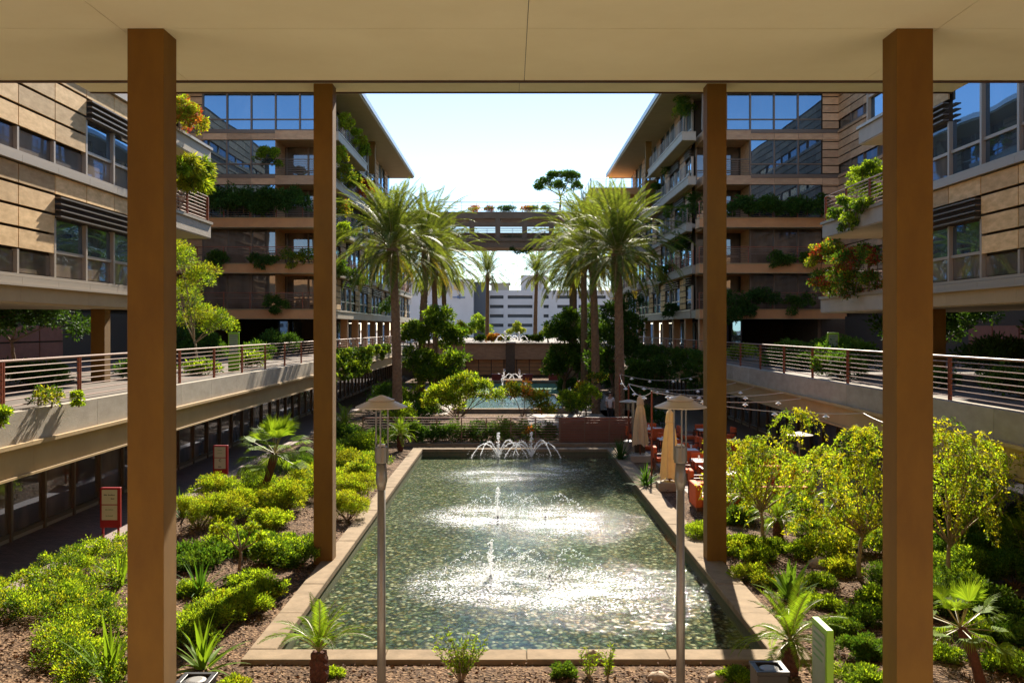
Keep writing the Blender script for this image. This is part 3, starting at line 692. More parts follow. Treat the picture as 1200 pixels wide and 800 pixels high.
# ---- pool
PT = thing('reflecting_pool', 'long rectangular fountain pool with stone coping and a pebble bottom in the courtyard', 'pool', (0.2, 27.5, 0))
MB().add([(PX0,PY0,-.30),(PX1,PY0,-.30),(PX1,PY1,-.30),(PX0,PY1,-.30)], [(0,1,2,3)]).obj('pebble_floor', 'pebbles', PT)
mb = MB(); mb.box(PX0-.05, PX0, PY0, PY1, -.5, -.01); mb.box(PX1, PX1+.05, PY0, PY1, -.5, -.01); mb.box(PX0, PX1, PY0-.05, PY0, -.5, -.01); mb.box(PX0, PX1, PY1, PY1+.05, -.5, -.01)
mb.obj('basin_wall', 'pool_wall', PT)
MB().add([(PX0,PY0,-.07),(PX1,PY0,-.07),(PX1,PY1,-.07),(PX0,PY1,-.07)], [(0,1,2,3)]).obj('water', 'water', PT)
FG = Fac('F', 0)
def stone(x0, x1, y0, y1, z1=.08):
    key = ('coping_stone', round(x1-x0, 2), round(y1-y0, 2)); c = ((x0+x1)/2, (y0+y1)/2, z1)
    if key not in PIECES:
        hx, hy = (x1-x0)/2, (y1-y0)/2; b_ = .012
        PIECES[key] = mesh_np('coping_stone', [(-hx,-hy,-.12),(hx,-hy,-.12),(hx,hy,-.12),(-hx,hy,-.12),(-hx,-hy,-b_),(hx,-hy,-b_),(hx,hy,-b_),(-hx,hy,-b_),
            (-hx+b_,-hy+b_,0),(hx-b_,-hy+b_,0),(hx-b_,hy-b_,0),(-hx+b_,hy-b_,0)],
            [(0,1,5,4),(1,2,6,5),(2,3,7,6),(3,0,4,7),(4,5,9,8),(5,6,10,9),(6,7,11,10),(7,4,8,11),(8,9,10,11)], ['travertine'])
    link('coping_stone', PIECES[key], (c[0], c[1], c[2]+random.uniform(-.004, .004)), parent=PT)
for i in range(4): stone(PX0-.42+2.22*i+(.0 if i else 0), PX0-.42+2.22*(i+1)-.008, PY0-.46, PY0+.02)
for i in range(4): stone(PX0-.42+2.22*i, PX0-.42+2.22*(i+1)-.008, PY1-.02, PY1+.5)
for i in range(13):
    a = PY0+.024+25*i/13*.998; b_ = PY0+.024+25*(i+1)/13*.998-.008
    if b_ > PY1-.03: b_ = PY1-.03
    stone(PX0-.42, PX0+.02, a, b_); stone(PX1-.02, PX1+.55, a, b_)

# ---- fountains
def drops(pts, rad, n, jit):
    mb = MB()
    for k in range(n):
        t = random.random()*(len(pts)-1); i = int(t); p = Vector(pts[i]).lerp(Vector(pts[min(i+1, len(pts)-1)]), t-i)
        p += Vector((random.gauss(0, jit), random.gauss(0, jit), random.gauss(0, jit)))
        mb.ball(p, rad*random.uniform(.5, 1.4), 4)
    return mb
def arc(x, y, dx, dy, h, reach, n=12):
    return [(x+dx*reach*t/n, y+dy*reach*t/n, -.06+4*h*(t/n)*(1-t/n)) for t in range(n+1)]
for i, (jx, jy) in enumerate(JETS):
    row = i//2
    lab = ['left fountain jet nearest the viewer, low spray over the pebbles', 'right fountain jet nearest the viewer, low spray over the pebbles',
           'left fountain jet halfway along the pool with a mist plume', 'right fountain jet halfway along the pool',
           'left fountain jet at the far end of the pool before the slatted fence', 'right fountain jet at the far end of the pool before the slatted fence'][i]
    T = thing('fountain_jet', lab, 'fountain', (jx, jy, -.3), 'fountain jets in the pool')
    MB().tube([(jx, jy, -.3), (jx, jy, -.04)], [.035, .025], 8).obj('nozzle', 'black_metal', T)
    h = [.75, .5, .8, .55, .95, 1.0][i]
    col = [(jx+random.gauss(0, .01), jy, -.06+h*t/10) for t in range(11)]
    mb = drops(col, .020 if row == 2 else .014, 120, .035)
    if row == 2 or i in (0, 2): mb.tube(col, [(.028 if row == 2 else .016)*(1-.06*t) for t in range(11)], 6); mb.obj('jet', 'spray', T)
    for (dx, dy, hh, rc) in ((-.95, -.3, .55, 1.0), (.95, -.3, .6, 1.1), (-.8, .5, .6, .8), (.8, .5, .65, .9)):
        hh *= [.8, .8, .9, .9, 1, 1][i]; pts = arc(jx, jy, dx, dy, hh, rc*1.15)
        mb = drops(pts, .013 if row == 2 else .009, 110 if row == 2 else 60, .022)
        if row == 2: mb.tube(pts, .013, 4); mb.obj('water_arc', 'spray', T)
        else: mb.obj('water_arc', 'spray', T, kind='stuff')
    mb = MB()
    for k in range(160):
        a = random.uniform(0, 6.28); q = abs(random.gauss(0, .7)); mb.ball((jx+q*math.cos(a), jy+q*math.sin(a)*.8, -.05+abs(random.gauss(0, .12))), random.uniform(.005, .013), 4)
    mb.obj('droplets', 'spray', T, kind='stuff')

# ================================================================== FRAME OF THE PICTURE: our bridge
T = thing('covered_bridge', 'tan painted overhead canopy with four square posts framing the courtyard view', 'canopy', (0.22, 8, 0))
xs = [-12.0]+[.22+4.72*k for k in (-2, -1)]+[.195]+[.22+4.72*k for k in (1, 2)]+[12.4]
ZC = H+3.46; ys = [-3.0, 2.0, 6.0, 10.83, 13.1]
for i in range(len(xs)-1):
    for j in range(len(ys)-1):
        piece('soffit_panel', FG, xs[i]+.004, xs[i+1]-.004, -(ys[j]+.004), -(ys[j+1]-.004), ZC, ZC+.03, 'ceiling', T)
MB().box(-12, 12.4, -3, 13.08, ZC+.032, ZC+.5).obj('roof_slab', 'dark_trim', T)
MB().box(-12, 12.4, 13.102, 13.16, ZC-.022, ZC+.5).obj('edge_trim', 'dark_trim', T)
ZU = H+5.4
for i, (a, b_) in enumerate([(-9.6, -4.05), (-4.05, .2), (.2, 4.7), (4.7, 10.1)]):
    for (c, d) in ((14.0, 17.7), (17.7, 21.44)):
        piece('soffit_panel', FG, a+.004, b_-.004, -(c+.004), -(d-.004), ZU, ZU+.03, 'ceiling', T)
MB().box(-9.6, 10.1, 14, 21.43, ZU+.032, ZU+.6).obj('upper_slab', 'dark_trim', T)
MB().box(-9.6, 10.1, 21.442, 21.50, ZU-.025, ZU+.6).obj('edge_trim', 'dark_trim', T)
def post(x0, x1, y0, w, z1):
    mb = MB().box(x0, x1, y0, y0+w, -.05, z1); mb.obj('post', 'column_paint', T, bevel=.006)
post(-4.42, -4.0, 10.83, .42, ZC); post(4.46, 4.88, 10.83, .42, ZC)
post(-4.34, -3.92, 20.7, .42, ZU); post(4.34, 4.77, 20.7, .42, ZU)
# the building on the viewer's side (seen only mirrored in the windows)
B = thing('apartment_building', 'terraced block on the viewer side of the court, seen only in reflections', 'building', (0, -26, 0))
MB().box(-40, 40, -38, -24, 0, 17).obj('wall', 'brown_fascia', B)
mb = MB()
for k in range(5): mb.box(-40, 40, -24, -23.8, 1.2+3.1*k, 2.9+3.1*k)
mb.obj('window_band', 'backing', B)
del B

# ================================================================== NEAR WINGS
def near_wing(side):
    L_ = side == 'L'; F = Fac('L', -11.9) if L_ else Fac('R', 12.4); sx = -1 if L_ else 1; x0 = F.p
    B = thing('apartment_building', ('near left' if L_ else 'near right')+' apartment wing clad in '+('sunlit tan' if L_ else 'shaded brown')+' stone panels over a raised deck', 'building', (x0+sx*4, 24, 0))
    edges = [15.35+1.82*i for i in range(9)]          # ... 22.63, 24.45, 26.27, 28.09, 29.91
    if not L_: edges = [15.55+1.82*i for i in range(9)]
    edges[-1] = edges[-2]+1.9
    far = edges[-1]
    for k, s in enumerate(LEV[:3]):
        if L_: types = ['PPPPPLLL', 'PPPPPPLL', 'PPPPPPLL'][k]
        else: types = ['PPPPPLLL', 'GGGGGGLL', 'PPPGGGLL'][k]
        storey(piece, B, F, edges, types, s)
        # slab edge: one length per bay
        for i in range(8):
            piece('slab_edge', F, edges[i]+.004, edges[i+1]-.004, -.2, .14, s-.20, s-.03, 'silver_frame', B)
    s0 = LEV[0]
    for i in range(0, 8, 2): piece('fascia_panel', F, edges[i]+.003, edges[i+2]-.003, -.3, .10, s0-.63, s0-.205, 'tan_beam', B)
    piece('cornice', F, edges[0], far, -.3, .20, s0-.245, s0-.19, 'silver_frame', B)
    mb = MB(); mb.box(*F.box(14, far-.06, -9, -.14, s0-.60, LEV[3]-.2)); mb.obj('wall_core', 'backing', B)
    mb = MB(); mb.box(*F.box(14, far, -9, .0, LEV[3]-.2, LEV[3]+.1)); mb.obj('slab', 'pale_fascia', B)
    mb = MB(); mb.box(*F.box(14, far, -9, -.05, LEV[3]+.1, LEV[4]+SL)); mb.obj('upper_wall', 'shade_panel', B)
    mb = MB(); mb.box(*F.box(14, far-.03, -9, -.02, s0-.66, s0-.602)); mb.obj('soffit', 'soffit', B)
    # end return clad in panels
    FE = Fac('F', far)
    # balconies that close the wing
    spec = [(1, 37.3), (2, 37.3)] if L_ else [(0, 37.5), (1, 37.3), (2, 33.4)]
    for k, y1 in spec:
        s = LEV[k]; d0 = -4.5
        MB().box(*F.box(far+.01, y1, d0, 0, s-.62, s-.10)).obj('balcony_fascia', 'pale_fascia', B)
        MB().box(*F.box(far+.01, y1+.06, d0, .07, s-.098, s)).obj('balcony_coping', 'silver_frame', B)
        MB().box(*F.box(far+.02, y1-.03, d0, -.03, s-.66, s-.622)).obj('balcony_soffit', 'soffit', B)
        mb = MB(); 
        for i in range(4):
            u = far+.8+i*1.7
            if u < y1-.4: mb.box(*F.box(u, u+.06, -2.2, -2.1, s, s+2.3))
        mb.box(*F.box(far, y1-.4, -2.35, -2.2, s+2.25, s+2.35)); mb.obj('window_frame', 'silver_frame', B)
        MB().box(*F.box(far, y1-.4, -4.4, -2.3, s, s+2.29)).obj('window_pane', 'glass_blue' if k == 2 else 'glass_dark', B)
        if (L_ and k == 1) or (not L_ and k in (0, 1)):
            X = x0-F.box(0, 0, 0, .12, 0, 0)[0]*0
            xr = x0-.10*( 1 if L_ else -1)
            railing(B, (xr, far+.2), (xr, y1-.1), s, 1.0, 2.6, 7)
            railing(B, (xr, y1-.1), (xr+sx*3, y1-.1), s, 1.0, 3, 7)
    if not L_: 
        MB().box(*F.box(far+.1, 32.9, -3.0, -.25, LEV[2]+.05, LEV[2]+2.5)).obj('window_pane', 'glass_blue', B)
        for u in (far+.1, 31.4, 32.9): MB().box(*F.box(u, u+.09, -.3, -.12, LEV[2], LEV[2]+2.6)).obj('mullion', 'pale_fascia', B)
        MB().box(*F.box(far, 33.0, -.3, -.14, LEV[2]+.9, LEV[2]+.98)).obj('transom', 'pale_fascia', B)
    # columns under the wing
    for u in (16, 29.2):
        MB().box(*F.box(u, u+.42, -1.15, -.72, 3.4, s0-.66)).obj('column', 'column_paint', B)
    # dim wall at the back of the undercroft, with red panels
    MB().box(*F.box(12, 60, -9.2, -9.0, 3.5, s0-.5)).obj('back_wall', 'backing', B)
    for i in range(9):
        for r in range(2): piece('back_panel', F, 24+i*2.2, 26.1+i*2.2, -9.0, -8.93, 3.9+r*.75, 4.58+r*.75, 'red_wall', B)
    return B
near_wing('L'); near_wing('R')

# ================================================================== COURT BACK WALLS (X = -22 / +21.6)
for side in 'LR':
    F = Fac('L', -22.0) if side == 'L' else Fac('R', 21.7)
    B = thing('apartment_building', 'recessed '+('left' if side == 'L' else 'right')+' wing with brown panel rows running back to the far glass corner', 'building', (F.p, 50, 0))
    edges = [40+2.2*i for i in range(11)]
    for k, s in enumerate(LEV):
        storey(piece, B, F, edges, 'PPPPPPPPPP', s, panel='shade_panel', frame='bronze_frame', rows=4)
        for i in range(0, 10): piece('slab_edge', F, edges[i]+.004, edges[i+1]-.004, -.2, .12, s-.20, s-.03, 'shade_panel', B)
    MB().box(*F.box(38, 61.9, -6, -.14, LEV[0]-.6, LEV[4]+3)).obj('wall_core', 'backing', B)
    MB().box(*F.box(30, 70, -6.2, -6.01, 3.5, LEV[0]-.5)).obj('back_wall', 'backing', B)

# ================================================================== REAR WINGS
def rear_wing(side):
    L_ = side == 'L'; sx = -1 if L_ else 1; YF = 62.0
    B = thing('apartment_building', ('far left' if L_ else 'far right')+' five storey wing with glass corner, brown slabs and a wide overhanging roof', 'building', (sx*17, 80, 0))
    F = Fac('F', YF)
    if L_: ed = [-21.9, -20.3, -18.7, -17.1, -15.5]; types = 'SGGG'; c0, c1 = -15.5, -12.3
    else: ed = [15.85, 17.42, 19.0, 20.6, 21.7]; types = 'GGGS'; c0, c1 = 12.7, 15.85
    for k, s in enumerate(LEV):
        top = s+SL-.20
        storey(piece, B, F, ed, types, s, panel='shade_panel', frame='bronze_frame', g_hi='glass_blue' if k >= 2 else 'glass_dark', g_lo='glass_dark', rows=4)
        for i in range(4): piece('slab_panel', F, ed[i]+.01, ed[i+1]-.01, -.2, .10, s-.62 if k else s-.5, s-.20, 'shade_panel', B)
        piece('slab_edge', F, ed[0], ed[-1], -.2, .14, s-.195, s-.03, 'bronze_frame', B)
        if k == 4:
            cs = [c0, (c0+c1)/2, c1]
            storey(piece, B, F, cs, 'GG', s, frame='bronze_frame')
        else:   # open corner loggia with glass set back
            F2 = Fac('F', YF+2.6)
            storey(piece, B, F2, [c0+.1, (c0+c1)/2, c1-.1], 'GG', s, frame='bronze_frame', g_hi='glass_dark')
            piece('loggia_wall', Fac('L' if L_ else 'R', c0 if L_ else c1), YF+.1, YF+2.6, -.15, .0, s, top, 'shade_panel', B)
            for r in range(6): piece('rail', F, c0, c1, .02, .05, s+.12+.15*r, s+.145+.15*r, 'bronze_frame', B)
            piece('handrail', F, c0, c1, .0, .07, s+1.02, s+1.07, 'bronze_frame', B)
        piece('corner_slab', F, c0, c1, -2.6, .16, s-.62, s-.03, 'shade_panel' if k > 2 else 'brown_fascia', B)
        if k < 3:   # projecting balcony
            a, b_ = (-21.9, -11.7) if L_ else (12.2, 21.7)
            piece('balcony_fascia', F, a, b_, .165, 1.5, s-.62, s-.06, 'brown_fascia', B)
            piece('balcony_coping', F, a-.02, b_+.02, .165, 1.55, s-.058, s, 'tan_beam', B)
            piece('balcony_soffit', F, a+.02, b_-.02, .17, 1.48, s-.65, s-.622, 'soffit', B)
            if k < 2 or True:
                for r in range(7): piece('rail', F, a, b_, 1.40, 1.43, s+.10+.135*r, s+.122+.135*r, 'rail_bar' if k < 2 else 'bronze_frame', B)
                piece('handrail', F, a, b_, 1.38, 1.45, s+1.03, s+1.07, 'rail_post', B)
                for i in range(7):
                    u = a+(b_-a)*i/6; piece('rail_post', F, u-.03, u+.03, 1.37, 1.43, s, s+1.05, 'rail_post', B)
    # core
    mb = MB(); mb.box(*F.box(-22 if L_ else 15.9, -15.6 if L_ else 21.7, -6, -.16, LEV[0]-.6, LEV[4]+SL)); mb.obj('wall_core', 'backing', B)
    mb = MB(); mb.box(-24*1.0 if L_ else 12.75, -12.75 if L_ else 24, YF+2.85, 98, LEV[0]-.55, LEV[4]+SL-.1); mb.box(-24 if L_ else 12.75, -12.75 if L_ else 24, 98, 118, LEV[0]-.55, LEV[4]-.1)
    mb.obj('wall_core', 'backing', B)
    # roof
    zr = LEV[4]+SL-.28
    mb = MB(); mb.box(-26 if L_ else 10.15, -10.15 if L_ else 26, YF-1.4, 98.5, zr, zr+.12); mb.obj('eave_soffit', 'soffit', B)
    mb = MB(); mb.box(-26 if L_ else 10.05, -10.05 if L_ else 26, YF-1.5, 98.6, zr+.122, zr+.5); mb.obj('roof', 'roof_edge', B)
    # side elevation
    FS = Fac('L', -12.5) if L_ else Fac('R', 12.5); J = Joined()
    e1 = [64.6+2.2*i for i in range(16)]; seqs = ['LSLLLSLLSLLLSLL', 'LLSLGGSLLSLGGSL', 'SLLSLLLSGGSLLSL', 'LSLLSGGLSLLSLLS', 'GGSGGGSGGGSGGSG']
    for k, s in enumerate(LEV):
        ee = list(e1); tt = seqs[k]
        if k < 3: ee += [97.6+2.2*(i+1) for i in range(9)]; tt += 'LSLLGGSLL'
        storey(J, B, FS, ee, tt, s, panel='shade_panel' if k else 'sandstone', frame='silver_frame', g_hi='glass_blue', g_lo='glass_blue', rows=5)
        y_end = 118 if k < 4 else 98
        if k == 0: J('slab_edge', FS, 62.2, y_end, -.2, .18, s-.55, s-.03, 'pale_fascia', B)
        else: J('slab_edge', FS, 64, y_end, -.2, .18, s-.30, s-.03, 'pale_fascia', B)
    J.flush()
    bal = [(4, 60.55, 74.6 if L_ else 77.6, 1.1), (3, 60.55, 84, .7), (2, 63.6, 75.5, .6), (2, 82, 96, 1.6), (1, 61.5, 81, .45), (1, 88, 114, .5), (3, 90, 97, 1.0), (0, 64, 90, .25)]
    for (k, a, b_, d) in bal:
        s = LEV[k]; a = max(a, 62.3)
        x_out = d+.0
        MB().box(*FS.box(a, b_, .185, x_out, s-.55, s-.06)).obj('balcony_fascia', 'pale_fascia', B)
        MB().box(*FS.box(a-.04, b_+.04, .185, x_out+.05, s-.058, s)).obj('balcony_coping', 'silver_frame', B)
        MB().box(*FS.box(a+.02, b_-.02, .19, x_out-.02, s-.58, s-.552)).obj('balcony_soffit', 'soffit', B)
        if k:
            mb = MB()
            for r in range(6): mb.box(*FS.box(a, b_, x_out-.10, x_out-.075, s+.12+.15*r, s+.145+.15*r))
            for i in range(int((b_-a)/1.6)+1): mb.box(*FS.box(a+i*1.6, a+i*1.6+.05, x_out-.13, x_out-.06, s, s+1.0))
            mb.obj('balcony_railing', 'bronze_frame' if k > 1 else 'rail_post', B)
    # round fins / posts at the eave
    for (yy, k) in ((79, 4), (79.2, 3)): MB().box(*FS.box(yy, yy+.5, .6 if k == 4 else .2, 1.1, LEV[k], LEV[k]+SL-.3 if k == 4 else LEV[k]+SL-.56)).obj('column', 'column_paint', B)
    # columns under
    for i in range(11): MB().box(*FS.box(62.5+5*i, 63.0+5*i, -.6, -.1, 3.55, LEV[0]-.55)).obj('column', 'brown_fascia', B)
    MB().box(*FS.box(62, 118, -8, -7.8, 3.5, LEV[0]-.5)).obj('back_wall', 'dark_wall', B)
    MB().box(-34 if L_ else 14.5, -14.5 if L_ else 34, 70, 70.3, 3.5, LEV[0]-.5).obj('back_wall', 'backing', B)
    for i in range(14):
        u = 63.2+3.9*i; MB().box(*FS.box(u, u+2.6, -3.1, -3.0, 3.56, 5.7)).obj('window_pane', 'glass_blue', B)
    return B
rear_wing('L'); rear_wing('R')
# terrace slab stepping to the bridge on the right
T = thing('roof_terrace', 'flat roof terrace with wire railing beside the far right wing, reaching to the bridge', 'terrace', (10, 100, 0))
MB().box(7.8, 14, 92, 104, LEV[4]+.1, LEV[4]+.75).obj('slab', 'brown_fascia', T)
railing(T, (7.9, 92.1), (12.4, 92.1), LEV[4]+.75, .95, 1.5, 4, 'grey_metal', 'grey_metal', .012); railing(T, (7.9, 92.1), (7.9, 104), LEV[4]+.75, .95, 3, 4, 'grey_metal', 'grey_metal', .012)

# ---- far skybridge
T = thing('skybridge', 'two level brown bridge with plants spanning between the far wings', 'bridge', (0.4, 106, 0))
y0, y1 = 105, 110; z1 = LEV[3]; z2 = LEV[4]
MB().box(-14, 14.5, y0, y1, z1-1.05, z1-.0).obj('lower_slab', 'bridge_brown', T)
MB().box(-14, 14.5, y0-.15, y1, z1-.35, z1+.02).obj('lower_edge', 'bridge_brown', T)
MB().box(-14, 14.5, y0, y1, z2-.75, z2).obj('upper_slab', 'bridge_brown', T)
MB().box(-14, 14.5, y0-.1, y0+.3, z1+1.25, z1+1.75).obj('beam', 'bridge_brown', T)
for x_ in (-13, -10, -7, -4.3, -1.4, 1.6, 4.6, 7.6, 10.6):
    piece('column', FG, x_-.28, x_+.28, -(y0-.12), -(y0+.4), z1+.03, z2-.76, 'bridge_brown', T)
railing(T, (-14, y0+.05), (14.5, y0+.05), z1+.02, 1.1, 3, 5, 'grey_metal', 'rail_bar', .02)
railing(T, (-14, y0+.05), (14.5, y0+.05), z2, 1.1, 2.9, 4, 'grey_metal', 'grey_metal', .02)

for r in range(9): piece('slat', FG, -14, 14.5, -(y0-.06), -(y0-.0), z1+.08+.12*r, z1+.13+.12*r, 'bridge_brown', T)
for r in range(4): piece('slat', FG, -14, 14.5, -(y0-.06), -(y0-.0), z2-1.0-.13*r, z2-.93-.13*r, 'bridge_brown', T)
MB().box(-14, 14.5, y1-.3, y1, z1+.02, z1+1.1).obj('rear_parapet', 'bridge_brown', T)
# ================================================================== RAISED DECKS
DZ = H-1.64
def deck(side):
    L_ = side == 'L'; F = Fac('L', -9.7) if L_ else Fac('R', 9.9); sx = -1 if L_ else 1
    T = thing('walkway', 'raised '+('left' if L_ else 'right')+' garden walkway with concrete edge, tan beam and horizontal bar railing', 'walkway', (F.p+sx*6, 50, 0))
    y0 = 8.0; y1 = 103.5; n = 34; st = (y1-y0)/n
    for i in range(n):
        piece('concrete_panel', F, y0+i*st+.006, y0+(i+1)*st-.006, -.35, .0, DZ-.62, DZ-.0, 'concrete', T)
    for i in range(0, n, 2):
        piece('ledge', F, y0+i*st, y0+(i+2)*st-.01, -.4, .09, DZ-.70, DZ-.622, 'tan_beam', T)
        piece('beam_panel', F, y0+i*st, y0+(i+2)*st-.008, -.5, -.06, DZ-1.27, DZ-.702, 'tan_beam', T)
        piece('beam_flange', F, y0+i*st, y0+(i+2)*st-.008, -.5, .0, DZ-1.32, DZ-1.272, 'tan_beam', T)
    MB().box(*F.box(y0, y1, -14, -.36, DZ-.62, DZ-.03)).obj('deck_slab', 'deck_paving', T)
    MB().box(*F.box(y0, y1, -14, -.52, DZ-1.2, DZ-.63)).obj('deck_underside', 'dark_wall', T)
    railing(T, (F.p+sx*.22, y0+.5), (F.p+sx*.22, y1), DZ, 1.0, 3.3, 7)
    # concrete ribs / drain scuppers small
    # ground floor glazing below
    x = -12.2 if L_ else 12.6; FG2 = Fac('L', x) if L_ else Fac('R', x)
    W = thing('glass_wall', 'ground floor glazing under the '+('left' if L_ else 'right')+' walkway with slim metal mullions', 'window wall', (x, 40, 0))
    n2 = 56
    for i in range(n2):
        u = 8+1.65*i
        piece('mullion', FG2, u-.05, u+.05, -.06, .08, .02, DZ-1.2, 'bronze_frame', W)
        piece('window_pane', FG2, u+.05, u+1.6, -.04, .0, .22, DZ-1.2, 'glass_dark', W)
        piece('transom', FG2, u+.05, u+1.6, -.05, .05, .12, .22, 'bronze_frame', W)
        piece('kick_plate', FG2, u+.05, u+1.6, -.05, .03, .02, .118, 'silver_frame', W)
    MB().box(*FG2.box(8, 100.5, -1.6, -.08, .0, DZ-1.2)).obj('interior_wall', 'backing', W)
deck('L'); deck('R')

# ================================================================== FENCE AND LOW WALL BEHIND THE POOL
T = thing('slat_fence', 'low metal fence of horizontal bars between the pool and the lower terrace', 'fence', (-.2, 41.9, 0))
YF_ = 41.9
for i in range(12):
    piece('post', FG, -6.6+i*1.1, -6.55+i*1.1, -(YF_-.03), -(YF_+.03), .1, 1.22, 'rail_bar', T)
for r in range(9): piece('slat', FG, -6.6, 5.5, -(YF_-.012), -(YF_+.012), .18+.115*r, .205+.115*r, 'rail_bar', T)
piece('top_rail', FG, -6.6, 5.5, -(YF_-.03), -(YF_+.03), 1.20, 1.24, 'rail_post', T)
W = thing('low_wall', 'long pale curb at the foot of the slatted fence', 'wall', (0, 41.6, 0))
for i in range(6): piece('curb_stone', FG, -6.8+2.1*i, -4.72+2.1*i, -41.35, -41.75, 0, .14, 'travertine', W)
W = thing('board_wall', 'reddish brown wall of horizontal boards behind the right half of the fence', 'wall', (3.9, 42.4, 0))
for r in range(8): piece('board', FG, 2.2, 5.6, -42.25, -42.33, .1+.14*r, .228+.14*r, 'red_wall', W)
MB().box(2.2, 5.6, 42.335, 42.7, 0, 1.2).obj('wall_core', 'dark_wall', W)

# ================================================================== SECOND POOL, LAWN, FAR WALL
P2 = thing('far_pool', 'small blue fountain pool beyond the fence with pale rim', 'pool', (0, 64, 0))
mb = MB(); mb.box(-3.5, 3.7, 57.6, 58.1, 0, .28); mb.box(-3.5, 3.7, 70.4, 70.9, 0, .28); mb.box(-3.5, -3.1, 58.1, 70.4, 0, .28); mb.box(3.3, 3.7, 58.1, 70.4, 0, .28); mb.obj('rim', 'travertine', P2)
MB().add([(-3.1,58.1,.2),(3.3,58.1,.2),(3.3,70.4,.2),(-3.1,70.4,.2)], [(0,1,2,3)]).obj('water', 'water_far', P2)
MB().add([(-3.1,58.1,.03),(3.3,58.1,.03),(3.3,70.4,.03),(-3.1,70.4,.03)], [(0,1,2,3)]).obj('floor', 'pool_wall', P2)
L2 = thing('lawn_panel', 'rectangular green lawn panel with white edging beyond the blue pool', 'lawn', (0, 80, 0))
MB().box(-3.7, 4.1, 72.4, 87, 0, .12).obj('turf', 'lawn', L2)
mb = MB(); mb.box(-4.6, 5.0, 71.9, 72.35, 0, .2); mb.box(-4.6, 5.0, 87.1, 88.2, 0, .35); mb.obj('edging', 'travertine', L2)
for i, x_ in enumerate([-3.6, -1.3, 1.65, 4.2]):
    pl = thing('planter', ['leftmost', 'second', 'third', 'rightmost'][i]+' of the four red box planters behind the green lawn', 'planter', (x_, 91, 0), 'red box planters')
    MB().box(x_-.48, x_+.48, 90.5, 91.4, .1, .72).obj('box', 'terracotta_red', pl, bevel=.02); MB().box(x_-.52, x_+.52, 90.46, 91.44, .72, .80).obj('rim', 'terracotta_red', pl)
def far_fountain(label, x, y, z, hs, sc=1):
    T = thing('fountain_jet', label, 'fountain', (x, y, z), 'fountain jets beyond the fence')
    col = [(x, y, z+hs*t/8) for t in range(9)]
    mb = drops(col, .05*sc, 40, .04); mb.tube(col, .045*sc, 5); mb.obj('jet', 'spray', T)
    for dx in (-1, 1):
        pts = [(x+dx*1.0*t/10, y-.2*t/10, z+3.4*hs*.62*(t/10)*(1-t/10)) for t in range(11)]
        mb = drops(pts, .03*sc, 40, .03); mb.tube(pts, .022*sc, 4); mb.obj('water_arc', 'spray', T)
far_fountain('tall fountain jet at the left of the blue pool', -.55, 66, .2, 1.5); far_fountain('right fountain jet of the blue pool', 1.1, 66.5, .2, 1.2)
far_fountain('left small fountain between the red planters', -.6, 92, .3, .9); far_fountain('right small fountain between the red planters', .9, 92, .3, .9)
far_fountain('fountain on the deck above the brown wall, left jet', -.6, 106, DZ+.3, 1.1, 1.3); far_fountain('fountain on the deck above the brown wall, right jet', 1.0, 106, DZ+.3, 1.0, 1.3)
W = thing('retaining_wall', 'brown wall with recessed panels and a central spill of water below the far deck', 'wall', (0, 104, 0))
MB().box(-12, 12, 103.8, 112, 0.05, DZ-.06).obj('wall_core', 'dark_wall', W)
MB().box(-12, 12, 103.2, 103.79, DZ-1.75, DZ-.1).obj('lintel', 'shade_panel', W)
MB().box(-12, 12, 103.0, 103.9, DZ-.099, DZ+.06).obj('coping', 'travertine', W)
for x_ in (-9, -5.2, 5.2, 9): piece('pier', FG, x_-.25, x_+.25, -103.25, -103.79, .05, DZ-1.752, 'shade_panel', W)
for i in range(7): 
    for r in range(4): piece('recessed_panel', FG, -4.85+i*1.4, -3.55+i*1.4, -103.72, -103.79, .1+r*.43, .48+r*.43, 'brown_fascia', W)
MB().box(-.5, .5, 102.95, 103.0, .2, DZ-.1).obj('water_sheet', 'dark_wall', W)
MB().box(-.45, .6, 102.7, 103.4, DZ+.061, DZ+.22).obj('spout', 'table_white', W)
sheet('far_deck', [(-12, 12, 112, 175)], DZ-.05, 'deck_paving')
sheet('rear_ground', [(-400, 400, 175, 900)], DZ-2.5, 'patio_tiles')
# ---- distant parking garage
G = thing('parking_garage', 'distant pale parking garage with four rows of dark openings', 'building', (15, 300, 0))
YG = 300; fx = lambda p: (p-598)*YG/1100; fz = lambda p: H+(385-p)*YG/1100
MB().box(fx(500), fx(760), YG+1.5, YG+30, 0, fz(342)).obj('interior', 'garage_dark', G)
xs_ = [571, 574, 590, 595, 624, 637, 643, 653, 672, 690, 710, 730, 760]
lv = [340, 346.2, 350, 357.2, 361, 368.2, 372, 379.2, 383]
for i in range(0, len(lv)-1, 2): MB().box(fx(571), fx(760), YG, YG+1.4, fz(lv[i+1]), fz(lv[i])).obj('spandrel', 'garage_wall', G)
MB().box(fx(571), fx(760), YG, YG+1.4, 0, fz(383)).obj('spandrel', 'garage_wall', G)
for a, b_ in ((571, 574), (590, 595), (624, 637), (643, 653), (672, 678), (710, 716), (740, 748)): MB().box(fx(a), fx(b_), YG-.05, YG+1.35, 0, fz(340)-.05).obj('pier', 'garage_wall', G)
mb = MB(); mb.box(fx(611), fx(642), YG+2, YG+14, fz(342), fz(322)); mb.obj('stair_tower', 'garage_wall', G)
mb = MB(); mb.box(fx(575), fx(597), YG+6, YG+16, fz(342), fz(330)); mb.box(fx(573), fx(598), YG+5.5, YG+16.5, fz(332), fz(330.5)); mb.obj('roof_room', 'pale_fascia', G)
G2 = thing('office_building', 'distant pale block with small blue lettering left of the garage', 'building', (fx(540), YG-6, 0))
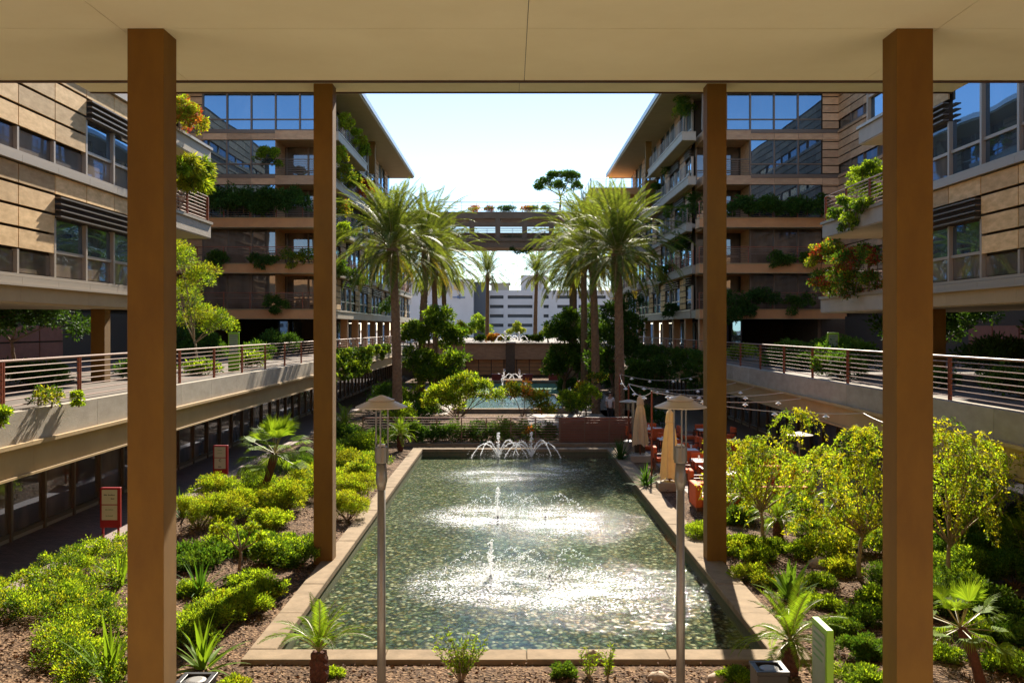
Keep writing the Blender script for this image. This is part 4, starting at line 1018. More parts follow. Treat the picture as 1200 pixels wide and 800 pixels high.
MB().box(fx(480), fx(556), YG-10, YG+20, 0, fz(329)).obj('wall', 'garage_wall', G2); MB().box(fx(556)+.01, fx(571)-.02, YG-4, YG+20, 0, fz(331)).obj('side_wall', 'garage_dark', G2)
mb = MB()
for (a, b_, c_, d_) in ((530.5, 535.8, 350.1, 348.9), (536, 537.6, 350.8, 347.6), (537.9, 539.6, 351.3, 346.4), (539.9, 545, 350.4, 349.0)): mb.box(fx(a)*.966, fx(b_)*.966, YG-10.2, YG-10.02, fz(c_), fz(d_))
mb.obj('lettering', 'blue_letters', G2)
MB().box(fx(534), fx(545), YG-10.3, YG-10.01, fz(341), fz(332)).obj('billboard_panel', 'sandstone', G2)

# ================================================================== LAMPS
def lamp(label, x, y):
    T = thing('garden_lamp', label, 'lamp post', (x, y, 0), 'lamp posts beside the pool')
    s = .645/2; zr = 5.2-92*y/1100
    MB().tube([(x, y, 0), (x, y, zr-1.0)], [.055, .050], 14).obj('pole', 'grey_metal', T, smooth=True)
    MB().lathe(x, y, [(.05, zr-.92), (.05, zr-.70), (.078, zr-.69), (.082, zr-.68), (.082, zr-.50), (.078, zr-.49), (.05, zr-.27)][1:6], 18).obj('lamp_head', 'grey_metal', T)
    MB().lathe(x, y, [(.055, zr-.488), (.05, zr-.462), (.02, zr-.455)], 16).obj('lens', 'lens', T, smooth=True)
    MB().lathe(x, y, [(.045, zr-1.05), (.075, zr-.9), (.06, zr-.70)], 16).obj('collar', 'grey_metal', T, smooth=True)
    for k in range(3):
        a = 2.1*k+.5; c, s_ = math.cos(a)*.085, math.sin(a)*.085
        MB().tube([(x+c, y+s_, zr-.66), (x+c, y+s_, zr+.02)], .011, 6).obj('strut', 'grey_metal', T)
    MB().lathe(x, y, [(.10, zr+.015), (s-.01, zr-.005), (s, zr-.002), (s, zr+.008), (.17, zr+.075), (.165, zr+.066), (.10, zr+.05)][1:5], 40).obj('shade', 'lamp_cap', T)
    MB().lathe(x, y, [(.15, zr+.062), (.165, zr+.088), (.165, zr+.096), (.02, zr+.15)], 32).obj('cap', 'lamp_cap', T)
lamp('left of the two grey lamp posts with a flat disc shade before the pool', -1.606, 11.7)
lamp('right of the two grey lamp posts with a flat disc shade before the pool', 2.122, 11.7)

# ================================================================== SIGNS AND BINS
def print_line(x, y, z, words, hgt, material, parent):
    "a printed line too small to read in the photograph: letter-sized strokes grouped in words, right-aligned marks as they stand there"
    mb = MB(); r = random.Random(int(z*1000)); total = sum(words)*hgt*.62+(len(words)-1)*hgt*.5; u = x-total/2
    for n_ in words:
        for k in range(n_):
            h_ = hgt*(1.0 if k == 0 or r.random() < .25 else .68); mb.box(u, u+hgt*.42, y-.0015, y, z, z+h_); u += hgt*.62
        u += hgt*.5
    mb.obj('printed_line', material, parent, kind='stuff')
def red_sign(label, x, y, ztop, lines, mark):
    T = thing('sign_board', label, 'sign', (x, y, 0), 'red notice stands on the path')
    w = .225; h = .92
    MB().box(x-w-.02, x+w+.02, y, y+.09, ztop-h-.05, ztop).obj('board', 'sign_red', T, bevel=.008)
    for s in (-1, 1): MB().box(x+s*(w-.04)-.02, x+s*(w-.04)+.02, y+.02, y+.07, 0, ztop-h-.045).obj('leg', 'sign_red', T)
    MB().box(x-w+.03, x+w-.05, y-.012, y-.001, ztop-.40, ztop-.05).obj('notice', 'sign_paper', T)
    MB().box(x-w+.03, x+w-.05, y-.012, y-.001, ztop-.78, ztop-.425).obj('notice', 'sign_paper', T)
    for (dx, words, sz, dz, m_) in lines: print_line(x-.01+dx, y-.013, ztop-dz, words, sz, m_, T)
    if mark:
        mb = MB(); c = (x, ztop-.50)
        for k in range(14):
            a = k/14*2*math.pi+.6
            if k < 11:
                p = [(c[0]+r_*math.cos(b_), y-.0135, c[1]+r_*math.sin(b_)) for b_ in (a, a+.46) for r_ in (.030, .048)]
                mb.add(p, [(0, 1, 3, 2)])
        mb.obj('emblem', 'ink', T)
red_sign('red notice stand with two pale panels on the shaded path, nearer one', -9.68, 22.7, 1.36, [(0, [4, 8], .034, .19, 'ink'), (.08, [4], .036, .28, 'ink'), (0, [4, 8], .024, .54, 'ink_green'), (0, [3, 7], .026, .69, 'ink_green')], False)
red_sign('red notice stand on the shaded path, farther one beside the fan palm', -9.7, 31.4, 1.30, [(0, [9], .026, .17, 'ink_green'), (0, [6, 5], .022, .27, 'ink_green'), (0, [5], .036, .73, 'ink')], True)
def totem(label, x, y, z, w, h, t, rz, num=False):
    T = thing('totem_sign', label, 'sign', (x, y, z)); T.rotation_euler = (0, 0, rz)
    def loc(mb, nm, m_, **k):
        o = mb.obj(nm, m_, None, **k); o.parent = T; return o
    loc(MB().box(-w/2, w/2, -t/2, t/2, 0, h), 'board', 'sign_green', bevel=.01)
    loc(MB().box(-w/2+.05, w/2-.05, -t/2-.008, -t/2-.001, h*.45, h-.08), 'map_panel', 'sign_face')
    for k in range(4): loc(MB().box(-w/2+.09, w/2-.09-.05*(k % 2), -t/2-.011, -t/2-.0085, h-.16-.09*k, h-.135-.09*k), 'text_line', 'ink_green')
totem('lime green totem sign seen edge on in the foreground right', 3.82, 11.48, 0, .56, 1.6, .085, R(-90))
p = PX(274, 405, 36); totem('lime green totem sign on the left raised walkway', p.x, 36, DZ, .42, 1.5, .08, 0)
p = PX(976, 405, 34); totem('lime green totem sign on the right raised walkway', p.x, 34, DZ, .42, 1.5, .08, 0)
def bin_(label, x, y):
    T = thing('litter_bin', label, 'bin', (x, y, 0), 'square black litter bins'); w = .19; z = .98
    mb = MB(); mb.box(x-w, x+w, y-w, y+w, .03, z-.05); mb.obj('body', 'black_metal', T, bevel=.01)
    mb = MB(); mb.box(x-w-.015, x+w+.015, y-w-.015, y-w+.05, z-.048, z); mb.box(x-w-.015, x+w+.015, y+w-.05, y+w+.015, z-.048, z)
    mb.box(x-w-.015, x-w+.05, y-w+.051, y+w-.051, z-.048, z); mb.box(x+w-.05, x+w+.015, y-w+.051, y+w-.051, z-.048, z); mb.obj('rim', 'black_metal', T, bevel=.006)
    MB().lathe(x, y, [(.10, z-.045), (.12, z-.02), (.08, z-.012)], 18).obj('ash_tray', 'grey_metal', T)
bin_('square black litter bin beside the green sign, lower right', 3.24, 11.75); bin_('square black litter bin at the foot of the left front post', -3.80, 11.35)
T = thing('path_light', 'small metal garden light beside the left rear post', 'garden light', (-4.55, 20.9, 0))
MB().tube([(-4.55, 20.9, 0), (-4.55, 20.9, .22)], .025, 8).obj('stem', 'grey_metal', T); MB().tube([(-4.55, 20.9, .2), (-4.52, 20.8, .36)], [.05, .06], 10).obj('lamp_head', 'grey_metal', T)
def rock(label, x, y, r, sq=(1, .8, .55)):
    mb = MB().ball((x, y, r*sq[2]*.45), r, 10, sq, .09); o = mb.obj('rock', 'rock', None, smooth=True, label=label, category='rock')
rock('small round boulder in the mulch at the lower right corner of the pool', *GR(842, 799)[:2], .17); rock('brown boulder in the mulch left of the right lamp post', *GR(771, 797)[:2], .16)
rock('pale flat stone on the pool edge between two small plants', 1.29, 14.7, .16, (1, .8, .75)); rock('grey rock at the foot of the bright round shrub, right garden', *GR(925, 618)[:2], .28)
rock('dark flat rock beside the strap leaf plant, right garden', *GR(962, 665)[:2], .3)

# ================================================================== PATIO
def umbrella(label, x, y, top, bot, w):
    T = thing('patio_umbrella', label, 'umbrella', (x, y, 0), 'closed patio umbrellas')
    MB().tube([(x, y, 0), (x, y, top+.05)], .028, 8).obj('pole', 'dark_wood', T)
    ns = 16; V = []; F = []; prof = [(0, .06), (.06, .5), (.2, .62), (.22, .5), (.30, .66), (.6, .86), (.85, 1.0), (1.0, 1.08)]
    for t, r_ in prof:
        for k in range(ns):
            an = 2*math.pi*k/ns; rr = w*r_*(1+(.42*(k % 2)+.10*math.sin(k*2.3))*min(1, t*2)); zz = top-(top-bot)*t-(.12*(k % 4 == 1) if t == 1.0 else 0)
            V.append((x+rr*math.cos(an), y+rr*math.sin(an), zz))
    for i in range(len(prof)-1):
        for k in range(ns): F.append((i*ns+k, i*ns+(k+1) % ns, (i+1)*ns+(k+1) % ns, (i+1)*ns+k))
    MB().add(V, F).obj('canopy', 'canvas', T); MB().tube([(x+w*.66, y, top-(top-bot)*.21+.02), (x-w*.66, y, top-(top-bot)*.21-.02)], .02, 6).obj('strap', 'canvas', T)
    MB().box(x-.42, x+.42, y-.35, y+.25, 0.0, .28).obj('base', 'concrete', T, bevel=.02)
umbrella('nearer closed tan umbrella beside the right pool edge', 5.15, 30.3, 2.62, .42, .22)
umbrella('farther closed tan umbrella beside the right pool edge', 5.08, 36.7, 2.62, .72, .22)
CH = {}
def chair(label, x, y, rz, wide=.62):
    T = thing('patio_chair', label, 'chair', (x, y, 0), 'orange cushioned patio chairs'); T.rotation_euler = (0, 0, rz)
    def pt(nm, m_, *bx, bev=0):
        k = (nm, wide, bx)
        if k not in CH:
            mb = MB().box(*bx); me = bpy.data.meshes.new(nm); me.from_pydata(mb.V, [], mb.F); me.materials.append(MATS[m_]); CH[k] = me
        o = bpy.data.objects.new(nm, CH[k]); COL.objects.link(o); o.parent = T
        if bev: md = o.modifiers.new('bevel', 'BEVEL'); md.width = bev; md.segments = 2
    w = wide/2
    pt('seat', 'orange_fabric', -w+.05, w-.05, -.28, .28, .34, .47, bev=.03); pt('backrest', 'orange_fabric', -w+.04, w-.04, .26, .38, .44, .86, bev=.03)
    pt('seat_frame', 'dark_wood', -w+.03, w-.03, -.28, .34, .28, .338)
    for sx in (-1, 1):
        pt('armrest', 'dark_wood', sx*w-.03, sx*w+.03, -.30, .36, .60, .64)
        for yy in (-.28, .34): pt('leg', 'dark_wood', sx*w-.025, sx*w+.025, yy-.025, yy+.025, .012, .598)
def table(label, x, y, w=.8, d=.8):
    T = thing('patio_table', label, 'table', (x, y, 0), 'white topped patio tables')
    MB().box(x-w/2, x+w/2, y-d/2, y+d/2, .71, .75).obj('table_top', 'table_white', T, bevel=.008)
    for sx in (-1, 1):
        for sy in (-1, 1): MB().box(x+sx*(w/2-.08)-.025, x+sx*(w/2-.08)+.025, y+sy*(d/2-.08)-.025, y+sy*(d/2-.08)+.025, .012, .709).obj('leg', 'dark_wood', T)
    for k in range(3): 
        cx, cy = x+random.uniform(-.25, .25), y+random.uniform(-.25, .25)
        o = MB().lathe(cx, cy, [([.035, .03, .05][k], .752), ([.04, .035, .06][k], [.82, .90, .83][k]), (.03, [.825, .905, .835][k])], 10).obj('tumbler', 'lens', None, label=['short drinking glass', 'tall drinking glass', 'wide drinking glass'][k]+' on the '+label, category='glass', group='drinking glasses on the patio tables')
tabs = [(6.75, 29.0), (6.6, 31.8), (6.5, 34.6), (6.4, 38.0), (8.9, 33.5), (8.8, 37.5), (8.7, 41.5), (6.4, 42.0)]
tn = ['white table nearest the rear right post', 'white table behind the near umbrella', 'white table between the two umbrellas', 'white table behind the far umbrella', 'near inner white table in the shade', 'middle inner white table in the shade', 'far inner white table in the shade', 'white table closest to the board wall']
side_n = ['on its near side', 'on its far side', 'on its pool side', 'on its walkway side']
for (tx, ty), nm in zip(tabs, tn):
    table(nm, tx, ty)
    for q, (dx, dy, rz) in enumerate([(0, -.85, math.pi), (0, .85, 0), (-.85, 0, math.pi/2), (.85, 0, -math.pi/2)]):
        chair('orange chair at the '+nm+', '+side_n[q], tx+dx, ty+dy, rz+random.uniform(-.15, .15))
T = thing('lounge_sofa', 'orange corner sofa in the shrubs under the right lime tree', 'sofa', (7.9, 27.9, 0))
MB().box(7.2, 8.8, 27.6, 28.4, .25, .55).obj('seat', 'orange_fabric', T, bevel=.04); MB().box(7.2, 8.8, 28.42, 28.62, .25, 1.05).obj('backrest', 'orange_fabric', T, bevel=.04)
MB().box(8.82, 9.02, 27.6, 28.62, .25, .95).obj('armrest', 'orange_fabric', T, bevel=.04); MB().box(7.2, 9.0, 27.62, 28.6, .013, .248).obj('plinth', 'dark_wood', T)
T = thing('lounge_sofa', 'orange bench sofa beside the rear right post', 'sofa', (5.9, 26.6, 0))
MB().box(5.35, 6.7, 26.3, 27.05, .22, .48).obj('seat', 'canvas', T, bevel=.04); MB().box(5.35, 6.7, 26.1, 26.29, .22, .52).obj('front_cushion', 'orange_fabric', T, bevel=.03)
MB().box(5.15, 5.34, 26.1, 27.05, .22, .85).obj('armrest', 'orange_fabric', T, bevel=.03); MB().box(5.2, 6.7, 26.12, 27.0, .02, .218).obj('plinth', 'dark_wood', T)
def heater(label, x, y, z):
    T = thing('patio_heater', label, 'heater', (x, y, 0), 'patio heaters')
    MB().tube([(x, y, 0), (x, y, z-.1)], .03, 8).obj('pole', 'grey_metal', T); MB().lathe(x, y, [(.22, 0.013), (.22, .5), (.1, .55)], 14).obj('tank', 'grey_metal', T)
    MB().lathe(x, y, [(.07, z-.35), (.09, z-.08), (.05, z-.04)], 12).obj('burner', 'grey_metal', T); MB().lathe(x, y, [(.38, z-.02), (.39, z), (.05, z+.09)], 24).obj('reflector', 'pale_fascia', T)
heater('patio heater with a disc reflector among the lime trees', 8.6, 27.9, 2.05); heater('patio heater beside the far umbrella', 4.95, 39.3, 2.15)
T = thing('string_lights', 'cables with small white lamps strung over the patio', 'string lights', (7, 34, 0))
poles = [(5.0, 33.2, 3.0), (5.3, 45.5, 3.05), (4.95, 39.3, 2.9)]
for (a, b_, c) in poles: MB().tube([(a, b_, 0), (a, b_, c)], .035, 8).obj('pole', 'rail_post', T)
def cable(p, q, sag, nb):
    pts = [Vector(p).lerp(Vector(q), i/14)-Vector((0, 0, sag*4*(i/14)*(1-i/14))) for i in range(15)]
    MB().tube(pts, .012, 5).obj('cable', 'cable', T)
    for k in range(nb):
        i = 1+int(13*(k+.5)/nb); c = pts[min(i, 14)]
        mb = MB().lathe(c.x, c.y, [(.09, c.z-.10), (.10, c.z-.09), (.02, c.z-.03)], 12); mb.tube([c, c-Vector((0, 0, .04))], .012, 5); mb.ball((c.x, c.y, c.z-.12), .035, 8); mb.obj('lamp_bulb', 'bulb', T)
for p_, q_, s_, nb in [((5.0, 33.2, 3.0), (9.6, 25.5, 2.9), .25, 4), ((5.0, 33.2, 3.0), (9.6, 31, 2.9), .25, 4), ((5.0, 33.2, 2.95), (9.6, 37, 2.9), .25, 4), ((4.95, 39.3, 2.9), (9.6, 40, 2.9), .3, 4),
                       ((4.95, 39.3, 2.88), (9.6, 33, 2.95), .3, 3), ((5.3, 45.5, 3.0), (9.6, 47, 2.9), .3, 4), ((5.3, 45.5, 3.0), (4.95, 39.3, 2.85), .3, 2), ((4.95, 39.3, 2.88), (5.0, 33.2, 2.96), .3, 2), ((9.6, 22, 2.85), (9.6, 25.5, 2.9), .1, 1)]:
    cable(p_, q_, s_, nb)
T = thing('service_cart', 'grey service stand beside the far umbrella at the pool edge', 'stand', (4.95, 37.4, 0))
MB().box(4.95, 5.35, 37.2, 37.6, .3, 1.25).obj('cabinet', 'backing', T); MB().box(4.85, 5.45, 37.1, 37.7, 0, .28).obj('base', 'concrete', T, bevel=.02)
for s_ in (0, 1): MB().box(4.86+s_*.0, 4.90, 37.15+s_*.4, 37.19+s_*.4, .28, 2.3).obj('post', 'grey_metal', T)

# ---- person
def person(label, x, y, z):
    T = thing('person', label, 'person', (x, y, z))
    def skin(nm, pts, edges, rad, m_, root=0, lv=2):
        me = bpy.data.meshes.new(nm); me.from_pydata(pts, edges, []); me.materials.append(MATS[m_]); o = bpy.data.objects.new(nm, me); COL.objects.link(o); o.parent = T
        md = o.modifiers.new('skin', 'SKIN'); 
        for v_, r_ in zip(me.skin_vertices[0].data, rad): v_.radius = (r_, r_)
        me.skin_vertices[0].data[root].use_root = True
        sb = o.modifiers.new('sub', 'SUBSURF'); sb.levels = lv; sb.render_levels = lv; return o
    pts = [(0,0,.95),(0,0,1.15),(0,0,1.40),(0,-.01,1.50),(0,-.02,1.58),(0,-.02,1.68),(-.17,0,1.40),(-.22,-.02,1.14),(-.19,-.16,.96),(-.17,-.2,.90),(.17,0,1.40),(.23,.0,1.14),(.21,-.12,.93),(.2,-.15,.86),
           (-.09,0,.90),(-.10,-.02,.50),(-.10,.02,.08),(-.11,-.13,.03),(.09,0,.90),(.10,.02,.50),(.11,.05,.08),(.12,-.1,.03)]
    ed = [(0,1),(1,2),(2,3),(3,4),(4,5),(2,6),(6,7),(7,8),(8,9),(2,10),(10,11),(11,12),(12,13),(0,14),(14,15),(15,16),(16,17),(0,18),(18,19),(19,20),(20,21)]
    rad = [.12,.11,.12,.05,.075,.085,.055,.042,.032,.03,.055,.042,.032,.03,.085,.058,.042,.035,.085,.058,.042,.035]
    skin('body', pts, ed, rad, 'skin')
    skin('shirt', [(0,0,.86),(0,0,1.15),(0,0,1.40),(-.17,0,1.41),(-.215,-.01,1.22),(.17,0,1.41),(.225,0,1.22)], [(0,1),(1,2),(2,3),(3,4),(2,5),(5,6)], [.145,.132,.14,.075,.062,.075,.062], 'shirt_white')
    skin('trousers', [(0,0,.97),(-.09,0,.86),(-.10,-.02,.50),(-.10,.02,.12),(.09,0,.86),(.10,.02,.50),(.11,.05,.12)], [(0,1),(1,2),(2,3),(0,4),(4,5),(5,6)], [.142,.10,.075,.06,.10,.075,.06], 'trouser_black')
    MB().ball((x, y+.02, z+1.69), .10, 12, (1, 1.05, .9)).obj('hair', 'hair', T, smooth=True)
person('person in white shirt and black trousers standing beside a palm beyond the fence', 5.42, 51.0, .012)
# ================================================================== DATE PALMS
for a in [("date palm with the biggest crown at the front of the left row", -5.95, 49.5, .0, H+4.25, 1, 1.03, .23, 84),
          ("second date palm of the left row, close behind the biggest", -5.7, 60, 0, H+5.1, 2, 1.12, .23, 60),
          ("third date palm of the left row, half hidden", -5.6, 71, 0, H+4.9, 3, 1.15, .22, 54),
          ("fourth date palm of the left row, before the skybridge", -5.8, 84, 0, H+5.2, 4, 1.2, .22, 50),
          ("date palm on the far deck left of the centre line", -3.05, 124, DZ, H+7.2, 5, 1.1, .24, 46),
          ("date palm on the far deck right of the centre line", 3.3, 124, DZ, H+7.2, 6, 1.1, .24, 46),
          ("date palm with the biggest crown at the front of the right row", 5.78, 49.5, 0, H+3.95, 7, 1.03, .23, 84),
          ("second date palm of the right row, just left of the front one", 5.25, 57.5, 0, H+4.7, 8, 1.18, .23, 60),
          ("third date palm of the right row", 5.2, 66, 0, H+5.3, 9, 1.15, .22, 56),
          ("fourth date palm of the right row, with bare arching fronds", 5.3, 78, 0, H+4.6, 10, 1.15, .22, 48),
          ("fifth date palm of the right row, partly behind the third", 5.9, 90, 0, H+5.6, 11, 1.2, .22, 46)]:
    date_palm(*a)
random.seed(11)
# ================================================================== TREES
tree('leafy_tree', 'dense bushy green tree beneath the left palm row', 'tree', (-4.7, 58, 0), 1.4,
     [(-.9, 0, 3.2, 1.15), (.9, .2, 3.0, 1.2), (0, 0, 4.9, 1.25), (-1.2, .3, 5.0, .9), (1.1, 0, 4.6, .95), (.2, 0, 6.0, .9), (1.4, -.2, 2.0, .9), (-.3, -.5, 2.1, 1.0)], 17000, .19, ['leaf_green', 'leaf_mid', 'leaf_lime'], [.6, .15, .25], tr=.13)
tree('leafy_tree', 'dark bushy tree right of the brown wall, beneath the right palms', 'tree', (3.9, 68, 0), 1.5,
     [(0, 0, 3.0, 1.4), (.9, 0, 4.4, 1.3), (-.5, 0, 4.9, 1.1), (.4, .3, 5.9, 1.0), (-.8, -.3, 2.4, .9), (1.6, 0, 2.6, 1.1)], 12000, .21, ['leaf_mid', 'leaf_dark', 'leaf_green'], [.35, .2, .45], tr=.13)
tree('leafy_tree', 'deep green tree in the shade between the right palm trunks', 'tree', (6.7, 62, 0), 1.4,
     [(-.6, 0, 2.8, 1.2), (.7, 0, 3.8, 1.4), (-.5, 0, 4.6, 1.1), (1.1, 0, 5.4, 1.1), (.3, 0, 6.2, 1.0)], 9000, .22, ['leaf_dark', 'leaf_mid'], [.6, .4], tr=.12)
tree('leafy_tree', 'shaded tree at the edge of the right walkway', 'tree', (7.6, 52, 0), 1.0, [(0, 0, 1.9, 1.0), (.5, 0, 2.9, 1.0), (-.6, 0, 2.8, .8)], 5000, .18, ['leaf_dark', 'leaf_mid'], [.7, .3], tr=.09)
tree('flowering_tree', 'low yellow green tree in the centre behind the slatted fence', 'tree', (-2.5, 46, 0), .8,
     [(0, 0, 2.2, .85), (-1.0, 0, 1.9, .7), (1.0, 0, 2.2, .75), (.4, .2, 2.6, .6), (1.7, 0, 1.9, .55), (-1.6, .3, 1.5, .5), (-.3, -.3, 1.5, .6)], 9000, .12, ['leaf_lime', 'leaf_yellow', 'leaf_green'], [.5, .3, .2], tr=.06)
tree('flowering_tree', 'orange tinged shrub tree just right of the central yellow green tree', 'tree', (.6, 47.5, 0), .7,
     [(0, 0, 1.9, .75), (.8, 0, 1.6, .7), (-.6, 0, 2.1, .5), (1.2, 0, 1.1, .6)], 4500, .12, ['leaf_yellow', 'leaf_orange', 'leaf_green'], [.4, .15, .45], tr=.05)
tree('leafy_tree', 'green shrub tree above the fence right of centre', 'tree', (3.6, 50, 0), .5, [(0, 0, 1.2, .65), (.6, 0, 1.8, .5), (-.6, .2, 1.5, .45)], 2600, .14, ['leaf_green', 'leaf_lime'], [.6, .4], tr=.05)
tree('leafy_tree', 'yellow tipped shrub tree beside the person', 'tree', (4.35, 54, 0), .5, [(0, 0, 1.6, .6), (.7, 0, 2.3, .5), (-.5, .2, 1.12, .5)], 2600, .14, ['leaf_yellow', 'leaf_mid', 'leaf_orange'], [.45, .4, .15], tr=.05)
# lime trees in the right garden
LM = ['leaf_lime', 'leaf_gold', 'leaf_green']; LP = [.42, .46, .12]
weeping_tree('lime_tree', 'lime yellow tree with forked trunk beside the right front post', 'tree', (7.22, 19.4, 0), .95,
     [(-.1, 0, 2.35, .55), (-.75, 0, 2.1, .52), (.5, 0, 2.5, .55), (-.5, 0, 1.65, .48), (.0, .2, 2.95, .34), (.9, 0, 2.0, .5), (-1.0, .1, 1.6, .36), (.5, -.1, 1.55, .45), (-.1, 0, 1.5, .35), (.25, -.2, 3.1, .25), (-1.05, 0, 2.3, .42), (-.45, -.2, 2.6, .48), (.35, -.3, 2.1, .5), (-.9, -.1, 1.35, .3), (-.35, -.1, 1.35, .3), (.95, -.1, 1.55, .38)], 175, .07, LM, LP, 'bark_pale', .045)
weeping_tree('lime_tree', 'lime yellow tree with drooping sprays beside the rear right post', 'tree', (6.0, 22.3, 0), .9,
     [(0, 0, 2.3, .55), (-.6, 0, 2.0, .5), (.5, 0, 2.7, .45), (.75, 0, 3.15, .32), (.3, 0, 1.7, .5), (-.55, 0, 1.45, .4), (.95, 0, 2.0, .42), (1.3, 0, 1.75, .34), (-.85, .1, 2.4, .35), (-.25, -.2, 2.5, .45), (.9, -.1, 1.5, .4), (.2, -.3, 2.1, .5), (1.45, .1, 2.2, .3), (-.9, 0, 1.7, .4), (.0, -.1, 1.3, .35)], 175, .07, LM, LP, 'bark_pale', .042)
weeping_tree('lime_tree', 'lime yellow tree spreading right of the right front post', 'tree', (8.6, 18.4, 0), 1.0,
     [(-.1, 0, 3.0, .5), (.35, 0, 2.55, .6), (-.5, 0, 2.4, .5), (.95, 0, 2.6, .42), (.1, 0, 2.0, .5), (.75, 0, 2.1, .42), (-.45, 0, 3.3, .38), (-.2, 0, 1.75, .3), (1.25, 0, 2.25, .3), (-.9, 0, 2.0, .4), (.5, -.2, 3.0, .48), (.2, -.2, 2.5, .5), (1.2, 0, 1.9, .3), (.5, 0, 1.65, .32), (-.3, -.1, 2.9, .5), (-.8, 0, 2.6, .4)], 175, .07, LM, LP, 'bark_pale', .045)
# small candelabra tree in left garden
tree('small_tree', 'small bare stemmed plant with two yellow leafy arms in the left mulch', 'tree', GR(279, 673), .55,
     [(-.42, 0, .95, .17), (.30, 0, 1.0, .14), (.55, 0, .82, .13), (-.2, .1, 1.1, .1)], 900, .07, ['leaf_lime', 'leaf_yellow'], [.7, .3], bark='bark', tr=.035, up=-.2, sub=6)
# deck trees and plants
tree('feathery_tree', 'bright feathery tree on the left walkway against the dark undercroft', 'tree', (-12.9, 38.5, DZ), 1.1,
     [(0, 0, 2.0, .9), (.8, 0, 1.9, .7), (-.5, 0, 2.9, 1.0), (.2, 0, 3.7, .8), (-.7, 0, 4.4, .8), (1.2, 0, 1.7, .5), (-.9, 0, 5.1, .6)], 13000, .10, ['leaf_lime', 'leaf_green', 'leaf_yellow'], [.4, .4, .2], bark='bark_pale', tr=.05, width=.3)
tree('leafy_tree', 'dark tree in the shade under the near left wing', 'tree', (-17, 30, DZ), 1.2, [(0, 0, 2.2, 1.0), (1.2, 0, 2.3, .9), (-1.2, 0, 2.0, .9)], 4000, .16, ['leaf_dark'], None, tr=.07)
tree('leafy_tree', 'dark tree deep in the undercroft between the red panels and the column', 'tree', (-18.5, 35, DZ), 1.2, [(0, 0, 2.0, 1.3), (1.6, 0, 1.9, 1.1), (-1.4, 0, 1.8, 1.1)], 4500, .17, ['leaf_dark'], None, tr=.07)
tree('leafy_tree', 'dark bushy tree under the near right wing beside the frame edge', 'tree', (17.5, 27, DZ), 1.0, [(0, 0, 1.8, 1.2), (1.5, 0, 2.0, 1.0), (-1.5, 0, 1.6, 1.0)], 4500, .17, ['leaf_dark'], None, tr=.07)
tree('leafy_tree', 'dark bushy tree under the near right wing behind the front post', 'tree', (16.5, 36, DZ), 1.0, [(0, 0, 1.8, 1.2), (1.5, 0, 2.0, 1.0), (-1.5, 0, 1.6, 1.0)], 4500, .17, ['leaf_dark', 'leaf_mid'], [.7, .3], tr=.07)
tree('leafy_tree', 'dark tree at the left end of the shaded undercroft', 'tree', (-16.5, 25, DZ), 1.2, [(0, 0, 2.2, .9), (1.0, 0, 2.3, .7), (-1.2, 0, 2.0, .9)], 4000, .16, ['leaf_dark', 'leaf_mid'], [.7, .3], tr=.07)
tree('roof_tree', 'airy tree on the roof terrace beside the skybridge', 'tree', (5.6, 106.5, LEV[4]), 2.0,
     [(-1.6, 0, 3.3, .95), (-.3, 0, 4.0, 1.1), (1.1, 0, 3.9, 1.1), (1.9, 0, 3.0, .8), (0, 0, 3.0, .9), (-2.4, 0, 2.9, .6)], 9000, .20, ['leaf_mid', 'leaf_dark', 'leaf_green'], [.5, .3, .2], tr=.12, up=0)
for i, (x_, y_, lab) in enumerate([(-13.2, 60.5, 'first'), (14, 58, 'second')]):
    pass
# far trees
for lab, x_, y_, z_, r_, n_, ms, mx_ in [
    ('pale green tree before the distant garage, left', -4.6, 135, DZ, 1.6, 4200, ['leaf_green', 'leaf_lime'], [.6, .4]),
    ('bright yellow shrub tree at the left end of the brown wall', -5.8, 112, DZ, 1.1, 3000, ['leaf_yellow', 'leaf_lime'], [.5, .5]),
    ('round green tree at the right end of the brown wall', 6.5, 112, DZ, 1.5, 4000, ['leaf_mid', 'leaf_green'], [.6, .4]),
    ('yellow shrub at the right end of the brown wall', 4.6, 114, DZ, .9, 2500, ['leaf_yellow', 'leaf_lime'], [.6, .4]),
    ('green tree behind the right palm trunks by the far deck', 9.3, 108, DZ, 2.0, 5000, ['leaf_mid', 'leaf_green'], [.6, .4]),
    ('green tree behind the left palm trunks by the far deck', -9.3, 108, DZ, 1.9, 5000, ['leaf_mid', 'leaf_lime'], [.6, .4]),
    ('low pale shrub tree in the middle of the far deck', 1.0, 150, DZ, 1.2, 2500, ['leaf_yellow', 'leaf_green'], [.5, .5])]:
    tree('far_tree', lab, 'tree', (x_, y_, z_), r_*.5, [(0, 0, r_*1.1, r_*.75), (r_*.7, 0, r_*1.0, r_*.6), (-r_*.7, 0, r_*.95, r_*.6), (0, 0, r_*1.8, r_*.6)], n_, .22, ms, mx_, tr=.1)
shrub('flower_shrub', 'orange red flowering shrub on the far deck left of the fountain', 'shrub', (-2.2, 113, DZ), .9, 1500, .2, ['leaf_orange', 'leaf_yellow'], [.6, .4], h=1.0)
for i, x_ in enumerate([-3.6, -.9, 2.2, 3.4]):
    shrub('far_shrub', ['leftmost', 'second', 'third', 'rightmost'][i]+' dusty shrub in the row on top of the brown wall', 'shrub', (x_, 114, DZ), .8, 1300, .2, ['leaf_mid', 'leaf_yellow'], [.7, .3], h=.9, group='dusty shrubs above the brown wall')

